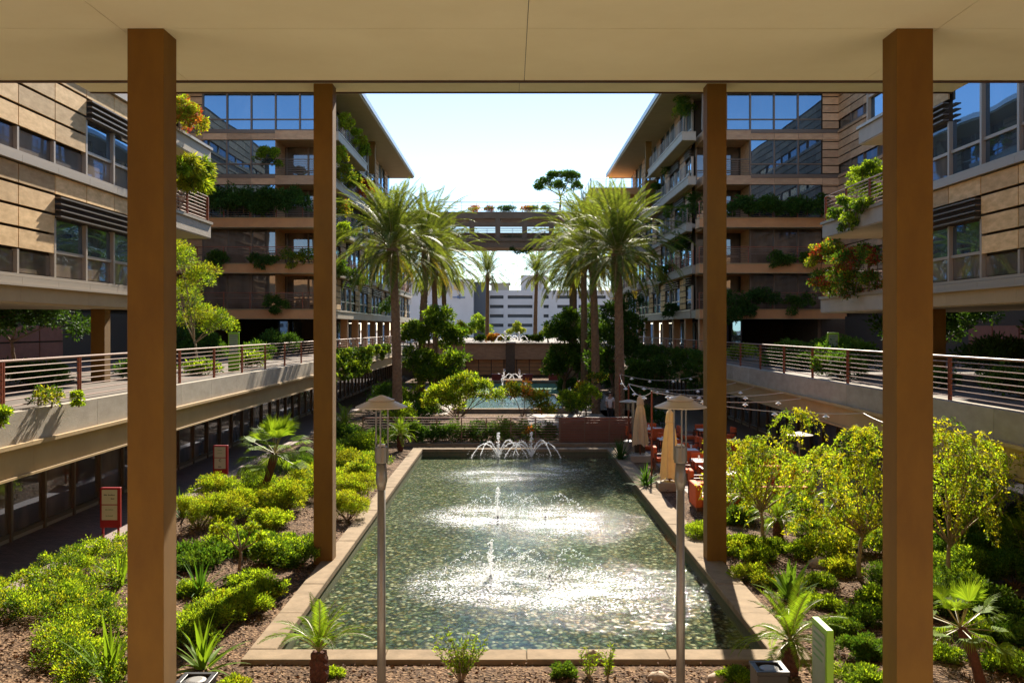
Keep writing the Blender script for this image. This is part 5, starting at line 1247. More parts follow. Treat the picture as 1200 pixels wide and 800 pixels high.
# ================================================================== BALCONY PLANTING
def hang(name, label, cat, blobs, n, size, mats, mix, up=-.3, sub=12, base=None, flat=.8, width=.45, spread=.34):
    "planting that spills over an edge; blobs given in world space"
    c = base or (sum(b_[0] for b_ in blobs)/len(blobs), sum(b_[1] for b_ in blobs)/len(blobs), max(.0, min(b_[2] for b_ in blobs)))
    T = thing(name, label, cat, c); foliage('foliage', blobs, n, size, mats, T, mix, up=up, sub=sub, flat=flat, width=width, spread=spread)
    mb = MB()
    for b_ in blobs[:12]: mb.tube([(b_[0], b_[1], b_[2]-b_[3]*.7), (b_[0]+.03, b_[1], b_[2]), (b_[0], b_[1]+.03, b_[2]+b_[3]*.6)], [.02, .015, .006], 5)
    mb.obj('stem', 'bark', T, kind='stuff'); return T
def pb(px, py, Y, r): p = PX(px, py, Y); return (p.x, p.y, p.z, r)
def pbx(px, py, X, r):
    Y = X*1100/(px-598); p = PX(px, py, Y); return (p.x, p.y, p.z, r)
hang('planter_hedge', 'long dark hedge spilling over the third floor balcony of the far left wing', 'hedge', [pb(x_, 236+6*math.sin(x_*.2), 60.1, .95) for x_ in range(240, 352, 9)], 14000, .17, ['leaf_dark', 'leaf_mid'], [.75, .25])
hang('planter_hedge', 'lower dark hedge spilling over the third floor balcony of the far right wing', 'hedge', [pb(x_, 242+4*math.sin(x_*.2), 60.1, .62) for x_ in range(858, 968, 8)], 11000, .16, ['leaf_dark', 'leaf_mid'], [.6, .4])
hang('climbing_plant', 'dark climber covering the lowest balcony of the far right wing', 'climber', [pb(x_, y_, 60.0, .7) for x_, y_ in ((858, 350), (868, 362), (880, 352), (892, 347), (862, 372), (875, 366), (900, 350))], 6000, .16, ['leaf_dark'], None)
hang('potted_tree', 'round bright bush on the fourth floor balcony of the far left wing', 'bush', [pb(312, 180, 61.0, .55), pb(322, 182, 61.0, .5), pb(305, 184, 61, .4), pb(326, 192, 61, .3)], 3000, .13, ['leaf_lime', 'leaf_green'], [.6, .4], up=.3)
hang('bougainvillea', 'yellow and red flowering shrub on the top balcony of the near left wing', 'shrub', [pb(212, 125, 33, .45), pb(222, 138, 33.5, .5), pb(230, 148, 34, .4), pb(210, 142, 33, .45), pb(236, 153, 35, .22)], 6500, .085, ['leaf_yellow', 'leaf_orange', 'leaf_lime', 'leaf_red'], [.45, .2, .25, .1], up=0)
T = hang('hanging_palm', 'yellow green fern with long hanging leaves below the top left balcony', 'plant', [pb(222, 195, 33.5, .5), pb(234, 200, 34.5, .45), pb(212, 200, 33, .4), pb(226, 215, 34, .42), pb(238, 218, 35, .35), pb(243, 205, 35.5, .25)], 5500, .22, ['leaf_yellow', 'leaf_green', 'leaf_lime'], [.4, .3, .3], up=-.9, width=.18)
hang('bougainvillea', 'large shrub with red and pink flower tips on the lowest right balcony', 'shrub', [pbx(x_, y_, 12.1, r_) for x_, y_, r_ in ((962, 305, 0.55), (978, 298, 0.59), (995, 305, 0.59), (1012, 302, 0.52), (1028, 305, 0.45), (968, 325, 0.55), (985, 325, 0.59), (1003, 328, 0.59), (1018, 330, 0.45), (958, 295, 0.33), (975, 288, 0.33), (972, 340, 0.45), (995, 342, 0.45))], 22000, .08, ['leaf_green', 'leaf_yellow', 'leaf_red', 'leaf_mid'], [.38, .25, .17, .2], up=.1)
hang('balcony_bush', 'bright round bush behind the railing of the middle right balcony', 'bush', [pb(x_, y_, 35, r_) for x_, y_, r_ in ((1010, 205, .42), (1022, 200, .42), (1032, 205, .4), (1004, 222, .38), (1018, 222, .4), (1030, 225, .35))], 7000, .09, ['leaf_lime', 'leaf_green'], [.6, .4], up=.3)
hang('hanging_plant', 'green trailing plant spilling over the edge of the middle right balcony', 'plant', [pbx(x_, y_, 12.15, r_) for x_, y_, r_ in ((992, 240, .4), (1003, 245, .4), (995, 258, .35), (982, 250, .32), (1010, 240, .3), (990, 266, .22), (975, 252, .2))], 6000, .09, ['leaf_green', 'leaf_lime', 'leaf_mid'], [.5, .3, .2], up=-.4)
for (xs_2, yy_, r_, ms, mx_, lab) in [
    ((250, 262), 300, .5, ['leaf_mid', 'leaf_green'], [.6, .4], 'green planting on the second floor balcony of the far left wing, left end'),
    ((300, 309, 318), 302, .45, ['leaf_mid', 'leaf_dark'], [.5, .5], 'green planting on the second floor balcony of the far left wing, middle'),
    ((338, 348, 358), 301, .5, ['leaf_green', 'leaf_yellow'], [.6, .4], 'yellow green planting on the second floor balcony of the far left wing, right end'),
    ((318, 328), 356, .5, ['leaf_mid', 'leaf_green'], [.6, .4], 'green planting on the lowest balcony of the far left wing'),
    ((905, 915, 925), 300, .5, ['leaf_mid', 'leaf_green'], [.6, .4], 'green planting on the second floor balcony of the far right wing, middle'),
    ((945, 955), 299, .45, ['leaf_green', 'leaf_lime'], [.6, .4], 'bright planting on the second floor balcony of the far right wing, right end'),
    ((925, 936, 946), 355, .5, ['leaf_mid', 'leaf_green'], [.6, .4], 'green planting on the lowest balcony of the far right wing, right end')]:
    hang('balcony_plant', lab, 'plant', [pb(x_, yy_+random.uniform(-3, 5), 60.2, r_) for x_ in xs_2]+[pb(xs_2[0]+4, yy_+9, 60.1, r_*.7)], 1800, .14, ms, mx_)
for i, (px_, py_, Y_, r_, ms, mx_, lab) in enumerate([
    (395, 178, 63, .5, ['leaf_lime', 'leaf_yellow'], [.5, .5], 'bright plant trailing at the near end of the fourth floor left side balcony'),
    (399, 312, 64, .55, ['leaf_green', 'leaf_mid'], [.6, .4], 'green plant on the second floor left side balcony, near end'),
    (418, 322, 70, .5, ['leaf_mid', 'leaf_green'], [.6, .4], 'green plant on the second floor left side balcony, farther along'),
    (430, 250, 76, .7, ['leaf_yellow', 'leaf_green'], [.4, .6], 'yellow green mass on the third floor left side balcony'),
    (790, 240, 72, .7, ['leaf_mid', 'leaf_green'], [.5, .5], 'green mass on the third floor right side balcony'),
    (770, 222, 78, .6, ['leaf_mid', 'leaf_green'], [.5, .5], 'green plant on the fourth floor right side balcony'),
    (780, 318, 72, .6, ['leaf_mid', 'leaf_green'], [.5, .5], 'green plant on the second floor right side balcony'),
    (405, 140, 64, .55, ['leaf_yellow', 'leaf_lime'], [.5, .5], 'yellow bush at the near end of the top left side balcony'),
    (418, 158, 69, .5, ['leaf_yellow', 'leaf_lime'], [.5, .5], 'yellow bush midway along the top left side balcony'),
    (424, 172, 72, .5, ['leaf_lime', 'leaf_green'], [.5, .5], 'green yellow bush toward the far end of the top left side balcony'),
    (403, 200, 65, .6, ['leaf_yellow', 'leaf_green'], [.5, .5], 'yellow green plant on the fourth floor side balcony, near end'),
    (414, 208, 69, .55, ['leaf_yellow', 'leaf_orange', 'leaf_green'], [.4, .2, .4], 'yellow orange plant on the fourth floor side balcony'),
    (425, 216, 74, .5, ['leaf_red', 'leaf_orange'], [.5, .5], 'red flowering plant at the far end of the fourth floor side balcony'),
    (400, 240, 63.5, .6, ['leaf_yellow', 'leaf_orange', 'leaf_green'], [.4, .15, .45], 'yellow plant on the third floor left side balcony'),
    (402, 268, 63.5, .6, ['leaf_lime', 'leaf_green'], [.4, .6], 'green plant low on the left side balconies'),
    (800, 122, 64, .75, ['leaf_green', 'leaf_mid', 'leaf_yellow'], [.4, .4, .2], 'small palm like tree on the top right side balcony'),
    (785, 190, 73, .6, ['leaf_mid'], None, 'trailing plant on the top right side balcony'),
    (816, 238, 64.5, .8, ['leaf_dark', 'leaf_mid'], [.6, .4], 'dark climber on the third floor of the right side elevation'),
    (806, 250, 66, .8, ['leaf_dark', 'leaf_mid'], [.6, .4], 'dark hanging vine beside the right side windows'),
    (800, 283, 66, .8, ['leaf_mid', 'leaf_dark'], [.6, .4], 'mid green vine at second floor of the right side elevation'),
    (786, 360, 70, .5, ['leaf_dark'], None, 'vine hanging by a column of the right side elevation'),
    (742, 350, 85, .9, ['leaf_dark', 'leaf_mid'], [.6, .4], 'dark vine at the far right side balconies'),
    (455, 355, 85, .8, ['leaf_dark', 'leaf_mid'], [.6, .4], 'dark vine at the far left side balconies')]):
    hang('balcony_plant', lab, 'plant', [pb(px_, py_, Y_, r_), pb(px_+6, py_+7, Y_+.6, r_*.8), pb(px_-3, py_+10, Y_-.3, r_*.8)], 2200, .14, ms, mx_, up=.1)
# vines over the walkway edges
def vines(label, xf, ys_, drop, mats, mix):
    bl = []
    for y_, d_ in ys_:
        for k in range(int(d_/.35)+1): bl.append((xf, y_+random.uniform(-.2, .2), DZ+.25-k*.35, .32-.03*k*(.35/d_*2)))
    T = thing('trailing_vine', label, 'vine', (xf, ys_[0][0], DZ)); foliage('foliage', bl, 420*len(bl), .12, mats, T, mix, up=-.6, sub=8)
    mb = MB()
    for y_, d_ in ys_: mb.tube([(xf, y_, DZ+.3), (xf, y_+.05, DZ-.2), (xf, y_, DZ-d_+.3)], [.015, .012, .005], 5)
    mb.obj('stem', 'bark', T)
vines('bright trailing vines over the edge of the left walkway', -9.45, [(49.5, 1.5), (51, 1.2), (52.5, .8), (54, 1.6), (56, 1.5), (57.5, 1.6), (59.5, 1.5), (61.5, 1.6), (63, .9), (66, .6), (69, .9), (72, .5)], 1.5, ['leaf_lime', 'leaf_green', 'leaf_mid'], [.35, .4, .25])
vines('dark trailing vines over the edge of the right walkway', 9.7, [(45.5, .8), (47, 1.4), (48.5, .9), (50, 1.8), (51.5, 1.4), (53, .9), (55, 1.3), (57, .6), (60, 1.6), (62.5, .8), (65, 1.6), (68, 1.7), (70, .7), (73, 1.6), (77, 1.4), (80, .8)], 1.5, ['leaf_dark', 'leaf_mid', 'leaf_green'], [.45, .4, .15])
# deck planting
for i, (x_, y_, r_, h_, ms, mx_, lab) in enumerate([
    (10.9, 31, .9, .9, ['leaf_green', 'leaf_mid'], [.4, .6], 'green hedge bush on the right walkway nearest the right front post'),
    (12.2, 34, 1.2, 1.5, ['leaf_mid', 'leaf_green'], [.6, .4], 'tall dark hedge bush behind the right walkway sign'),
    (13.8, 39, 1.3, 1.4, ['leaf_mid', 'leaf_green'], [.5, .5], 'mid green hedge bush on the right walkway'),
    (13.2, 44, 1.2, 1.1, ['leaf_green', 'leaf_mid'], [.6, .4], 'bright hedge bush on the right walkway farther back'),
    (12.0, 49, 1.0, .8, ['leaf_green', 'leaf_lime'], [.5, .5], 'low bright bush on the right walkway beside the rear right post'),
    (11.5, 26, .8, .6, ['leaf_dark', 'leaf_mid'], [.5, .5], 'low dark bush on the right walkway beyond the post'),
    (14.5, 28, 1.3, 1.6, ['leaf_dark'], None, 'big dark bush under the near right wing'),
    (-11.2, 34, .8, .5, ['leaf_lime', 'leaf_green'], [.5, .5], 'low bright plant behind the left walkway railing'),
    (-11.3, 41, .8, .6, ['leaf_green', 'leaf_lime'], [.5, .5], 'low green plant behind the left walkway railing, farther one'),
    (-11.1, 29.5, .5, .5, ['leaf_lime'], None, 'small bright plant beside the undercroft column, left walkway'),
    (-14.5, 44, 1.3, 1.6, ['leaf_dark', 'leaf_mid'], [.6, .4], 'dark bush behind the left walkway sign'),
    (-13.0, 52, 1.4, 1.6, ['leaf_mid', 'leaf_dark'], [.5, .5], 'dark green bush on the left walkway before the far wing'),
    (-12.6, 46.5, 1.0, .9, ['leaf_mid', 'leaf_green'], [.5, .5], 'mid green bush along the left walkway beyond the sign'),
    (-12.4, 31.5, .9, .7, ['leaf_dark', 'leaf_mid'], [.5, .5], 'dark low bush behind the undercroft column, left walkway'),
    (-13.5, 26.5, 1.0, .8, ['leaf_dark', 'leaf_mid'], [.5, .5], 'dark low bush on the left walkway near the frame edge'),
    (11.6, 37.5, .9, .7, ['leaf_dark', 'leaf_mid'], [.5, .5], 'low dark bush along the right walkway paving'),
    (11.8, 42, .8, .6, ['leaf_mid', 'leaf_dark'], [.5, .5], 'small dark bush along the right walkway, farther one'),
    (12.3, 22.5, 1.0, .8, ['leaf_dark', 'leaf_mid'], [.5, .5], 'dark bush behind the right walkway railing at the frame edge'),
    (-17.0, 50, 1.4, 1.8, ['leaf_dark'], None, 'dark bush deep under the far left wing')]):
    shrub('deck_shrub', lab, 'shrub', (x_, y_, DZ), r_, int(3500*r_*r_)+900, .11, ms, mx_, h=h_)
hang('spilling_plant', 'thin shrub poking through the left walkway railing near the frame edge', 'plant', [pb(52, 462, 19.6, .22), pb(60, 470, 19.8, .2), pb(44, 468, 19.4, .16), pb(66, 462, 20, .14)], 800, .07, ['leaf_yellow', 'leaf_mid'], [.5, .5], up=.3)
hang('spilling_plant', 'bright fern tuft spilling over the concrete edge at the far left', 'plant', [pb(3, 485, 17.8, .16), pb(0, 495, 17.8, .14)], 700, .08, ['leaf_lime', 'leaf_green'], [.6, .4], up=.2)
hang('spilling_plant', 'small bright tuft hanging beside the railing post, left walkway', 'plant', [pb(90, 465, 20.6, .12), pb(92, 473, 20.6, .1)], 500, .08, ['leaf_lime', 'leaf_green'], [.6, .4], up=.2)
# bridge planters
for i, (px_, ms, lab) in enumerate([(574, ['leaf_mid', 'leaf_red'], 'dark flowering plant on the skybridge roof, leftmost'), (590, ['leaf_mid'], 'low round plant on the skybridge roof, second from left'), (597, ['leaf_mid', 'leaf_dark'], 'low dark plant on the skybridge roof beside the second'),
                                    (617, ['leaf_yellow', 'leaf_orange'], 'golden plant on the skybridge roof'), (624, ['leaf_yellow', 'leaf_mid'], 'yellow green plant on the skybridge roof beside the golden one'), (640, ['leaf_yellow', 'leaf_mid'], 'small plant on the skybridge roof, right end'), (556, ['leaf_orange', 'leaf_yellow'], 'orange plant on the skybridge roof behind the left palms')]):
    p = PX(px_, 247, 106); shrub('roof_plant', lab, 'plant', (p.x, 106.2, LEV[4]), .75, 700, .17, ms, None, h=.9)
hang('trailing_plant', 'green mass trailing along the lower level of the skybridge', 'plant', [pb(x_, 280, 105.4, .5) for x_ in range(594, 616, 4)]+[pb(635, 277, 105.4, .5)], 2500, .17, ['leaf_mid', 'leaf_dark'], [.6, .4])
hang('trailing_plant', 'strands hanging below the skybridge', 'plant', [pb(x_, 292+3*(x_ % 3), 104.9, .34) for x_ in (600, 604, 610, 616, 621)], 900, .17, ['leaf_mid', 'leaf_dark'], [.6, .4], up=-1)

# ================================================================== COURTYARD GARDEN
LG = ['leaf_lime', 'leaf_green', 'leaf_yellow']
def cover(label, pts, n, size, mats, mix, h=.16):
    bl = []
    for (px_, py_, r_) in pts:
        c = GR(px_, py_, .1)
        bl.append((c.x, c.y, h, r_, .55*h/.16*.5/max(r_, .2)*.5+.25))
    foliage('ground_cover', bl, n, size, mats, None, mix, up=.7, sub=22, zmin=.02, width=.55, kind='stuff', label=label, category='ground cover')
def rnd_pts(poly_rows, step, r_):
    "rows (py, px0, px1) filled with jittered blobs"
    out = []
    for (py_, a, b_) in poly_rows:
        x_ = a
        while x_ <= b_: out.append((x_+random.uniform(-6, 6), py_+random.uniform(-4, 4), r_*random.uniform(.75, 1.2))); x_ += step
    return out
random.seed(21)
cover('bright green ground cover spreading over the lower left bed', rnd_pts([(655, 95, 150), (672, 60, 148), (690, 30, 148), (706, -10, 120), (720, 30, 148), (738, 70, 148), (755, 60, 100), (775, 65, 148), (722, -20, 10), (800, 90, 150), (645, 115, 150)], 24, .36), 42000, .046, LG+['leaf_mid'], [.42, .3, .14, .14], h=.20)
cover('dark green low ground cover left of the small bare tree', rnd_pts([(650, 212, 275), (660, 215, 262)], 16, .32), 6000, .07, ['leaf_green', 'leaf_mid'], [.6, .4], h=.15)
cover('thin ground cover at the far left bed edge', rnd_pts([(520, 395, 425), (532, 398, 420)], 12, .5), 3000, .1, ['leaf_green', 'leaf_mid'], [.6, .4], h=.25)
G_ = lambda px_, py_: GR(px_, py_)
S = [  # px, py of the base, r, h, n, leaf, mats, mix, label
 (245, 738, .62, .50, 6000, .062, LG, [.55, .35, .1], 'low bright shrub in the row beside the left post shadow, near end'),
 (283, 722, .62, .50, 6000, .062, LG, [.55, .35, .1], 'low bright shrub in the row beside the left post shadow, middle'),
 (308, 705, .48, .42, 4200, .062, LG, [.55, .35, .1], 'low bright shrub in the row beside the left post shadow, far end'),
 (222, 760, .5, .42, 4200, .062, LG, [.5, .4, .1], 'low bright shrub between the left front post and the strap leaf plant'),
 (338, 662, .80, .62, 9000, .062, ['leaf_green', 'leaf_lime', 'leaf_mid'], [.5, .3, .2], 'wide clipped green shrub beside the rear left post'),
 (296, 650, .70, .55, 7000, .062, ['leaf_green', 'leaf_lime', 'leaf_mid'], [.5, .3, .2], 'clipped green shrub left of the wide one'),
 (232, 622, .70, .95, 5500, .065, ['leaf_yellow', 'leaf_lime', 'leaf_green'], [.5, .35, .15], 'loose yellow shrub behind the left front post'),
 (268, 614, .85, 1.0, 7000, .065, ['leaf_yellow', 'leaf_lime', 'leaf_green'], [.5, .35, .15], 'loose yellow shrub in front of the fan palm'),
 (250, 588, .80, .9, 5500, .07, ['leaf_lime', 'leaf_yellow', 'leaf_green'], [.4, .4, .2], 'yellow green shrub at the edge of the shaded path'),
 (330, 603, .95, 1.0, 7500, .07, ['leaf_yellow', 'leaf_lime', 'leaf_green'], [.5, .35, .15], 'tall yellow shrub right of the fan palm trunk'),
 (352, 590, .95, 1.05, 7000, .07, ['leaf_yellow', 'leaf_lime', 'leaf_green'], [.5, .35, .15], 'tall yellow shrub just left of the rear left post'),
 (300, 580, .8, .8, 4500, .075, ['leaf_green', 'leaf_lime'], [.6, .4], 'green shrub behind the fan palm'),
 (345, 560, .9, .9, 4500, .08, ['leaf_green', 'leaf_mid'], [.6, .4], 'mid green shrub behind the tall yellow shrubs'),
 (408, 610, .65, .9, 5500, .07, ['leaf_yellow', 'leaf_lime'], [.6, .4], 'yellow shrub right of the rear left post, nearest the coping'),
 (416, 588, .75, .95, 6000, .072, ['leaf_yellow', 'leaf_lime'], [.6, .4], 'yellow shrub between the rear left post and the lamp'),
 (425, 568, .8, .95, 5500, .075, ['leaf_yellow', 'leaf_lime', 'leaf_green'], [.5, .3, .2], 'yellow shrub behind the left lamp post'),
 (405, 558, .9, .95, 4500, .08, ['leaf_yellow', 'leaf_green'], [.6, .4], 'yellow green shrub farther behind the rear left post'),
 (437, 550, .7, .7, 3500, .08, ['leaf_green', 'leaf_lime'], [.6, .4], 'green shrub at the left edge of the far coping'),
 (420, 535, .9, 1.0, 3800, .09, ['leaf_lime', 'leaf_green'], [.5, .5], 'bright green shrub near the left end of the fence'),
 (440, 525, .8, .9, 3000, .1, ['leaf_mid', 'leaf_green'], [.5, .5], 'dark shrub by the left end of the fence'),
 (398, 525, .9, 1.2, 3400, .1, ['leaf_mid', 'leaf_green'], [.5, .5], 'dark shrub under the left walkway vines'),
 (388, 548, .9, .9, 3600, .09, ['leaf_green', 'leaf_lime'], [.5, .5], 'green shrub hidden partly by the rear left post'),
 # beyond the fence, left
 (478, 521, .9, 1.1, 3200, .10, ['leaf_mid', 'leaf_green'], [.6, .4], 'shrub right behind the left end of the slatted fence'),
 (505, 521, .9, 1.0, 3200, .10, ['leaf_mid', 'leaf_dark'], [.6, .4], 'dark shrub right behind the slatted fence, second from the left'),
 (532, 520, .9, 1.1, 3200, .10, ['leaf_mid', 'leaf_green'], [.6, .4], 'shrub under the central yellow green tree behind the fence'),
 (560, 520, .9, 1.0, 3200, .10, ['leaf_dark', 'leaf_mid'], [.6, .4], 'dark shrub behind the fence below the central tree'),
 (588, 520, .9, 1.2, 3200, .10, ['leaf_mid', 'leaf_green'], [.5, .5], 'green shrub behind the fence between the fountain jets'),
 (616, 520, .8, 1.1, 2800, .10, ['leaf_mid', 'leaf_green', 'leaf_orange'], [.5, .4, .1], 'green shrub behind the fence right of the far jets'),
 (640, 519, .7, 1.0, 2600, .10, ['leaf_dark', 'leaf_mid'], [.5, .5], 'dark shrub where the fence meets the board wall'),
 (470, 500, 1.1, 1.3, 3500, .12, ['leaf_green', 'leaf_lime'], [.5, .5], 'round green shrub beyond the fence, behind the short palm'),
 (500, 495, 1.1, 1.3, 3500, .12, ['leaf_mid', 'leaf_green'], [.6, .4], 'dark clipped shrub beyond the fence'),
 (478, 482, 1.3, 1.5, 4000, .13, ['leaf_green', 'leaf_lime'], [.5, .5], 'green hedge beyond the fence at the foot of the front left palm'),
 (512, 480, 1.3, 1.6, 4000, .13, ['leaf_mid', 'leaf_green'], [.6, .4], 'hedge at the foot of the bushy tree'),
 (533, 470, 1.2, 1.3, 3200, .14, ['leaf_green', 'leaf_lime'], [.5, .5], 'bright hedge right of the bushy tree'),
 (530, 455, 1.5, 1.8, 3200, .16, ['leaf_mid', 'leaf_green'], [.5, .5], 'dark hedge left of the green lawn'),
 (455, 490, 1.2, 1.5, 3400, .13, ['leaf_mid', 'leaf_dark'], [.5, .5], 'dark hedge left of the front palm trunk'),
 (548, 462, .9, .9, 2200, .14, ['leaf_lime', 'leaf_yellow'], [.5, .5], 'small yellow shrub at the corner of the blue pool'),
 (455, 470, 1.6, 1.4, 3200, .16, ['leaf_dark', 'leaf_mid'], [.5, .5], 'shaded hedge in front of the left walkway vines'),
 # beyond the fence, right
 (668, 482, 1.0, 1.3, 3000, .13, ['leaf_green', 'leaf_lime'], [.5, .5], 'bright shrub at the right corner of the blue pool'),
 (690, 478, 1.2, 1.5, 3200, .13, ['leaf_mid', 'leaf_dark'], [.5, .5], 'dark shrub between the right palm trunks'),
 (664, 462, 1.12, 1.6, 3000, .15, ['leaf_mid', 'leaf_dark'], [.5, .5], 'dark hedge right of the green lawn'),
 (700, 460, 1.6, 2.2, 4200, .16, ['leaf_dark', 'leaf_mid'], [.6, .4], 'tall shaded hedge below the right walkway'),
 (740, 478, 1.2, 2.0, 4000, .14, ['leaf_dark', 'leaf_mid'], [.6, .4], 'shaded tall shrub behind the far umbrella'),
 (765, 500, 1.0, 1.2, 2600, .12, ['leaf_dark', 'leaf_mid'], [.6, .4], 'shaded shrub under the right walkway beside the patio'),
 # right garden
 (822, 632, .48, .42, 4200, .062, LG, [.6, .3, .1], 'lime shrub left of the rear right post'),
 (868, 650, .55, .42, 5200, .062, LG, [.6, .3, .1], 'lime shrub just right of the rear right post'),
 (888, 660, .5, .40, 4600, .062, LG, [.6, .3, .1], 'lime shrub next to the one by the rear right post'),
 (905, 648, .45, .38, 3200, .06, LG, [.4, .5, .1], 'small green shrub before the short sago'),
 (950, 628, .58, .55, 5600, .06, ['leaf_lime', 'leaf_green'], [.6, .4], 'round clipped lime shrub behind the strap leaf plant'),
 (990, 622, .55, .55, 4600, .062, ['leaf_green', 'leaf_mid', 'leaf_lime'], [.5, .3, .2], 'round green shrub right of the clipped lime one'),
 (868, 618, .6, .7, 4200, .065, ['leaf_mid', 'leaf_yellow', 'leaf_green'], [.5, .2, .3], 'olive shrub beneath the large sago'),
 (973, 660, .60, .75, 4600, .06, ['leaf_yellow', 'leaf_lime'], [.5, .5], 'loose yellow shrub left of the forked lime trunk'),
 (1000, 648, .55, .7, 4200, .06, ['leaf_yellow', 'leaf_lime', 'leaf_green'], [.4, .4, .2], 'loose yellow shrub behind the forked lime trunk'),
 (1030, 655, .5, .7, 3600, .06, ['leaf_green', 'leaf_lime'], [.6, .4], 'green shrub right of the forked lime trunk'),
 (1012, 735, .42, .42, 4400, .058, ['leaf_green', 'leaf_lime', 'leaf_mid'], [.5, .25, .25], 'clipped green shrub left of the right front post, upper one'),
 (985, 745, .36, .34, 3200, .058, ['leaf_green', 'leaf_lime', 'leaf_mid'], [.5, .25, .25], 'clipped green shrub behind the green sign'),
 (1010, 772, .42, .38, 4400, .058, ['leaf_green', 'leaf_mid'], [.6, .4], 'clipped green shrub left of the right front post, middle one'),
 (1010, 806, .40, .30, 3600, .058, ['leaf_green', 'leaf_lime'], [.6, .4], 'clipped green shrub at the bottom edge by the right front post'),
 (862, 800, .26, .22, 2000, .05, ['leaf_lime', 'leaf_green'], [.5, .5], 'small bright shrub left of the square bin'),
 (1115, 665, .75, .9, 6500, .07, ['leaf_mid', 'leaf_green'], [.5, .5], 'leafy green bush right of the right front post'),
 (1150, 655, .85, 1.0, 7000, .07, ['leaf_green', 'leaf_mid', 'leaf_lime'], [.5, .3, .2], 'leafy bright bush at the right edge'),
 (1190, 690, .8, .8, 6000, .07, ['leaf_mid', 'leaf_green'], [.5, .5], 'leafy dark bush at the right frame edge'),
 (1120, 705, .65, .6, 5200, .07, ['leaf_green', 'leaf_lime', 'leaf_mid'], [.4, .3, .3], 'bright bush behind the fan palm, right corner'),
 (1165, 725, .6, .55, 4600, .07, ['leaf_green', 'leaf_mid'], [.5, .5], 'low green bush behind the fan palm trunk'),
 (1105, 780, .34, .34, 2600, .058, ['leaf_green', 'leaf_lime'], [.5, .5], 'small green shrub at the foot of the fan palm, right corner'),
 (1100, 620, .9, 1.1, 5000, .08, ['leaf_dark', 'leaf_mid'], [.6, .4], 'shaded bush behind the right front post'),
 (1200, 640, .9, 1.0, 5000, .08, ['leaf_mid', 'leaf_green'], [.6, .4], 'bush beyond the right frame edge'),
 (900, 690, .35, .3, 2200, .058, ['leaf_yellow', 'leaf_green'], [.5, .5], 'small yellowish shrub left of the paddle leaf plant'),
 (935, 705, .4, .25, 2200, .058, ['leaf_green', 'leaf_lime'], [.6, .4], 'low green shrub at the foot of the paddle leaf plant'),
 (1040, 690, .5, .5, 3800, .06, ['leaf_green', 'leaf_mid'], [.6, .4], 'green shrub half hidden by the right front post'),
 (1180, 668, .8, 1.1, 6500, .07, ['leaf_green', 'leaf_lime', 'leaf_mid'], [.5, .2, .3], 'tall bright bush at the right edge behind the low fan palm'),
 (1135, 685, .7, .8, 5600, .068, ['leaf_green', 'leaf_lime'], [.6, .4], 'bright bush between the right post and the frame edge'),
 (1195, 755, .6, .4, 4200, .06, ['leaf_green', 'leaf_mid'], [.5, .5], 'low bush at the lower right frame edge'),
 (845, 618, .5, .45, 3600, .062, ['leaf_lime', 'leaf_green'], [.6, .4], 'lime shrub behind the rear right post'),
 (930, 600, .6, .7, 4000, .07, ['leaf_mid', 'leaf_green'], [.6, .4], 'dark green shrub in front of the orange corner sofa'),
 (1060, 625, .9, 1.0, 4600, .075, ['leaf_mid', 'leaf_green'], [.6, .4], 'green bush behind the right front post, farther one'),
 (862, 590, .7, .8, 3600, .075, ['leaf_mid', 'leaf_dark'], [.5, .5], 'dark bush behind the large sago'),
 (225, 668, .5, .35, 3200, .062, ['leaf_green', 'leaf_mid'], [.6, .4], 'low dark shrub right of the left front post'),
 (300, 600, .7, .7, 4600, .07, ['leaf_green', 'leaf_mid'], [.6, .4], 'dark green shrub at the foot of the fan palm'),
 (372, 575, .9, .9, 4600, .075, ['leaf_yellow', 'leaf_lime'], [.6, .4], 'yellow shrub directly behind the rear left post'),
 (880, 680, .42, .35, 3000, .06, ['leaf_lime', 'leaf_yellow'], [.6, .4], 'small lime shrub beside the coping, right bed'),
 (960, 690, .38, .32, 2600, .06, ['leaf_green', 'leaf_lime'], [.6, .4], 'small green shrub left of the forked lime trunk'),
 (985, 675, .42, .45, 3000, .06, ['leaf_yellow', 'leaf_lime'], [.6, .4], 'small yellow shrub at the foot of the forked lime trunk'),
 (1025, 712, .45, .4, 3400, .06, ['leaf_green', 'leaf_lime'], [.6, .4], 'low green shrub against the right front post'),
 (968, 715, .36, .28, 2600, .058, ['leaf_lime', 'leaf_green'], [.6, .4], 'low lime shrub behind the green sign, farther one'),
 (940, 655, .45, .45, 3200, .06, ['leaf_lime', 'leaf_green'], [.6, .4], 'low lime shrub beside the dark flat rock'),
 (1080, 720, .6, .6, 4600, .065, ['leaf_green', 'leaf_lime'], [.6, .4], 'green bush just right of the right front post, low one'),
 (1145, 748, .5, .4, 4200, .06, ['leaf_lime', 'leaf_green'], [.5, .5], 'bright low bush behind the bent palm trunk'),
 (1190, 790, .5, .35, 4200, .06, ['leaf_green', 'leaf_lime'], [.5, .5], 'bright low bush at the lower right corner'),
 (262, 640, .6, .5, 4200, .062, ['leaf_lime', 'leaf_green'], [.6, .4], 'bright low shrub behind the small bare tree'),
 (318, 622, .6, .6, 4200, .065, ['leaf_lime', 'leaf_yellow'], [.6, .4], 'lime shrub between the clipped shrub and the yellow ones'),
 (222, 700, .4, .3, 2800, .06, ['leaf_lime', 'leaf_green'], [.6, .4], 'low lime shrub touching the left front post'),
 (292, 690, .5, .4, 3800, .062, ['leaf_lime', 'leaf_green'], [.6, .4], 'low lime shrub below the small bare tree'),
 # foreground edge
 (660, 795, .22, .24, 1300, .055, ['leaf_green', 'leaf_mid'], [.6, .4], 'small dark green plant in the front mulch right of centre'),
